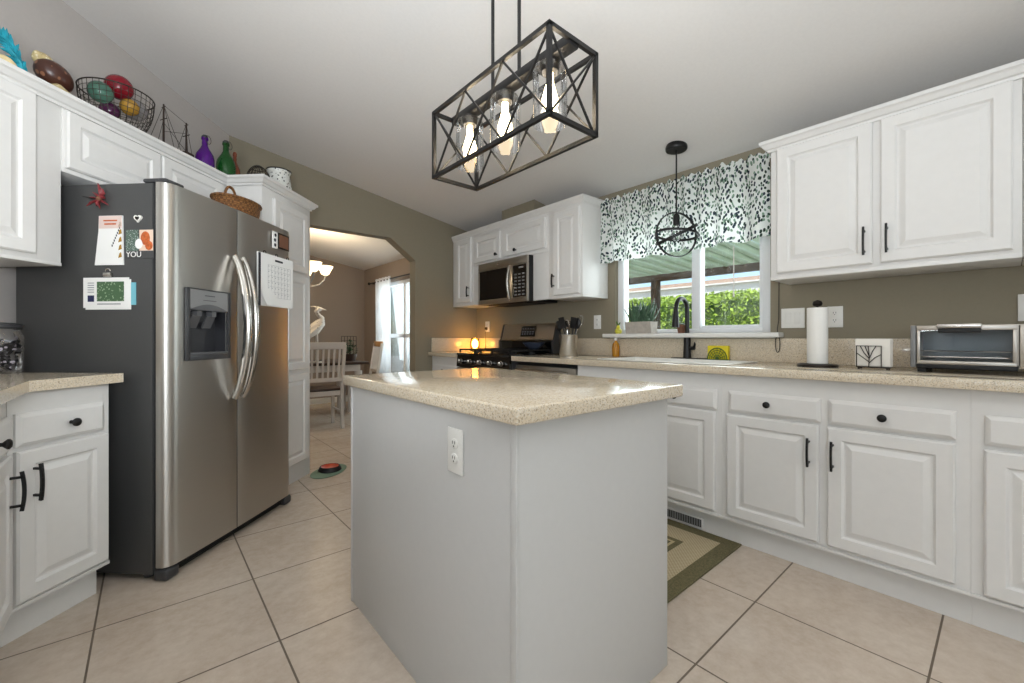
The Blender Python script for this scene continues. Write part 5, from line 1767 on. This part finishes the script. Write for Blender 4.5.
# ------------------------------------------------------------------ dining room
def chair(label, loc, rz, wood=False):
    t = thing('dining_chair', label, 'chair', loc, rz, 'dining chairs')
    cw = M['chairw']
    W, dp = 0.20, 0.20
    b = MB(); b.box(-W - 0.015, W + 0.015, -dp, dp + 0.01, 0.445, 0.475, 0.008); b.build('seat', M['wood'], t, label='dark wooden seat')
    for s in (-1, 1):
        b = MB(); b.obox((s * (W - 0.02), dp - 0.03, 0.0), (s * (W - 0.02), dp - 0.03, 0.444), 0.036, 0.036); b.build('leg', cw, t, smooth=False)
        b = MB()
        pts = [(s * (W - 0.01), -dp - 0.045, 0.0), (s * (W - 0.01), -dp - 0.005, 0.40), (s * (W - 0.008), -dp - 0.02, 0.55), (s * (W + 0.002), -dp - 0.085, 0.985)]
        for p, q in zip(pts, pts[1:]):
            b.obox(p, q, 0.034, 0.036, (0, 1, 0))
        b.build('back_leg', cw, t, smooth=False)
    b = MB(); b.box(-W - 0.012, W + 0.014, -dp - 0.098, -dp - 0.072, 0.935, 1.015, 0.008); b.build('top_rail', M['lwood'] if wood else cw, t)
    b = MB(); b.box(-W + 0.01, W - 0.01, -dp - 0.038, -dp - 0.014, 0.555, 0.60, 0.004); b.build('lower_rail', cw, t)
    for k in range(6):
        x = -0.145 + k * 0.058
        b = MB(); b.obox((x, -dp - 0.027, 0.59), (x * 1.03, -dp - 0.083, 0.945), 0.022, 0.010, (0, 1, 0)); b.build('back_slat', cw, t, smooth=False)
    b = MB(); b.box(-W + 0.04, W - 0.04, dp - 0.045, dp - 0.02, 0.39, 0.444); b.build('apron', cw, t, smooth=False)
    b = MB(); b.box(-W + 0.01, W - 0.01, -dp - 0.003, -dp + 0.02, 0.39, 0.444); b.build('apron', cw, t, smooth=False)
    b = MB(); b.obox((-W + 0.02, -dp - 0.02, 0.2), (-W + 0.02, dp - 0.03, 0.2), 0.02, 0.02); b.build('stretcher', cw, t, smooth=False)
    b = MB(); b.obox((W - 0.02, -dp - 0.02, 0.2), (W - 0.02, dp - 0.03, 0.2), 0.02, 0.02); b.build('stretcher', cw, t, smooth=False)
    return t


chair('white slat-back dining chair with its back to the archway', (1.575, 5.36, 0), radians(-4))
chair('white dining chair with honey wood top rail at the far right end of the table', (2.37, 6.24, 0), radians(82), True)
t = thing('dining_table', 'dark-topped dining table with white legs behind the slat-back chair', 'table', (1.42, 5.88, 0))
b = MB(); b.box(-0.85, 0.78, -0.46, 0.46, 0.725, 0.757, 0.006); b.build('tabletop', M['wood'], t)
b = MB(); b.box(-0.76, 0.69, -0.38, 0.38, 0.64, 0.724, 0.003); b.build('apron', M['chairw'], t)
for sx in (-0.74, 0.67):
    for sy in (-0.36, 0.36):
        b = MB(); b.lathe([(0.025, 0), (0.035, 0.05), (0.03, 0.2), (0.04, 0.5), (0.035, 0.55), (0.045, 0.6), (0.045, 0.64)], (sx, sy, 0), 14); b.build('leg', M['chairw'], t)

t = thing('heron_statue', 'whitewashed heron statue standing on the dining table', 'statue', (1.60, 5.62, 0.7575))
b = MB()
b.tube([(-0.16, 0, 0.28), (-0.10, 0, 0.34), (-0.02, 0, 0.42), (0.05, 0, 0.50), (0.065, 0, 0.56), (0.02, 0, 0.60), (0.0, 0, 0.64), (0.03, 0, 0.675), (0.06, 0, 0.672)],
       [0.012, 0.05, 0.075, 0.06, 0.032, 0.026, 0.026, 0.034, 0.02], 12)
b.tube([(0.05, 0, 0.672), (0.085, 0, 0.668), (0.125, 0, 0.66)], [0.017, 0.010, 0.002], 8)
b.tube([(0.02, 0, 0.685), (-0.03, 0, 0.70), (-0.075, 0, 0.695)], [0.012, 0.007, 0.001], 6)
for s in (-1, 1):
    b.tube([(0.0, s * 0.02, 0.38), (0.012, s * 0.022, 0.2), (0.0, s * 0.022, 0.012)], [0.014, 0.008, 0.009], 8)
    b.tube([(0.05, s * 0.05, 0.48), (-0.05, s * 0.058, 0.40), (-0.15, s * 0.03, 0.30)], [0.02, 0.04, 0.006], 8, flat=0.5)
b.build('bird', M['heron'], t, angle=60)
b = MB(); b.lathe([(0.085, 0), (0.085, 0.012), (0.07, 0.016)], (0, 0, 0), 20); b.build('base', M['heron'], t)

t = thing('potted_plant', 'bushy dark green plant in a low pot on the dining table', 'plant', (2.08, 5.80, 0.7575))
b = MB(); b.lathe([(0.07, 0), (0.09, 0.05), (0.095, 0.09), (0.085, 0.09), (0.08, 0.05)], (0, 0, 0), 20); b.build('pot', M['wood'], t)
b = MB()
for k in range(170):
    a, e = random.uniform(0, 2 * pi), random.uniform(0.0, 1.4)
    r = random.uniform(0.05, 0.19)
    p = Vector((r * cos(a) * cos(e) * 0.6, r * sin(a) * cos(e), 0.10 + r * sin(e)))
    d = Vector((cos(a), sin(a), random.uniform(-0.5, 0.6))).normalized() * 0.03
    s = d.cross(Vector((0, 0, 1))).normalized() * 0.014
    b.quad(p - d, p + s, p + d, p - s)
b.build('foliage', M['leaf'], t, smooth=False)
b = MB()
for k in range(6):
    x = -0.10 + k * 0.04
    b.tube([(x, 0.03, 0.08), (x, 0.03, 0.33)], 0.003, 5)
for z in (0.2, 0.27, 0.33):
    b.tube([(-0.10, 0.03, z), (0.10, 0.03, z)], 0.003, 5)
b.build('trellis', M['bronzewire'], t)

t = thing('chandelier', 'dining room chandelier with upturned frosted glass shades', 'chandelier', (1.44, 5.6, 0))
zt = zc(1.44)
b = MB(); b.tube([(0, 0, 1.72), (0, 0, zt - 0.02)], 0.010, 8); b.lathe([(0.06, zt - 0.03), (0.055, zt + 0.01)], (0, 0, 0), 20); b.lathe([(0.01, 1.66), (0.03, 1.69), (0.035, 1.73), (0.015, 1.78)], (0, 0, 0), 16)
b.build('stem', M['midgrey'], t)
for k in range(5):
    a = radians(0 + 72 * k) - 0.1
    c, s = cos(a), sin(a)
    b = MB(); b.tube([(0.02 * c, 0.02 * s, 1.74), (0.10 * c, 0.10 * s, 1.70), (0.19 * c, 0.19 * s, 1.73), (0.25 * c, 0.25 * s, 1.80), (0.255 * c, 0.255 * s, 1.85)], 0.008, 8); b.build('arm', M['midgrey'], t)
    b = MB(); b.lathe([(0.02, 1.85), (0.045, 1.865), (0.06, 1.90), (0.085, 1.945), (0.092, 1.965), (0.086, 1.963), (0.055, 1.90), (0.03, 1.872)], (0.255 * c, 0.255 * s, 0), 22); b.build('lamp_shade', M['shade'], t, label='lit frosted glass shade')
    b = MB(); b.ball((0.255 * c, 0.255 * s, 1.915), (0.022, 0.022, 0.03), 12, 8); b.build('bulb', M['bulb'], t)
light('dining_glow', 'POINT', (1.44, 5.6, 2.02), 26, (1.0, 0.80, 0.55), radius=0.12)

b = MB()
g = []
n = 60
for i in range(n + 1):
    Y = 6.02 + 0.56 * i / n
    x = 2.765 - 0.028 * sin(i / n * 2 * pi * 5.0)
    g.append([b.bm.verts.new((x + 0.002 * j, Y, 1.995 - 1.94 * j / 6)) for j in range(7)])
for i in range(n):
    for j in range(6):
        b.bm.faces.new((g[i][j], g[i + 1][j], g[i + 1][j + 1], g[i][j + 1]))
tag(b.build('curtain', M['curtain'], angle=80), 'white curtain gathered beside the dining room window', 'curtain')
b = MB(); b.tube([(2.765, 4.85, 1.955), (2.765, 6.82, 1.955)], 0.011, 10); b.ball((2.765, 4.84, 1.955), 0.022); b.ball((2.765, 6.83, 1.955), 0.022)
for y in (4.90, 6.78):
    b.obox((2.765, y, 1.955), (2.849, y, 1.955), 0.015, 0.015)
tag(b.build('curtain_rod', M['bronze']), 'dark bronze curtain rod over the dining room window', 'rod')
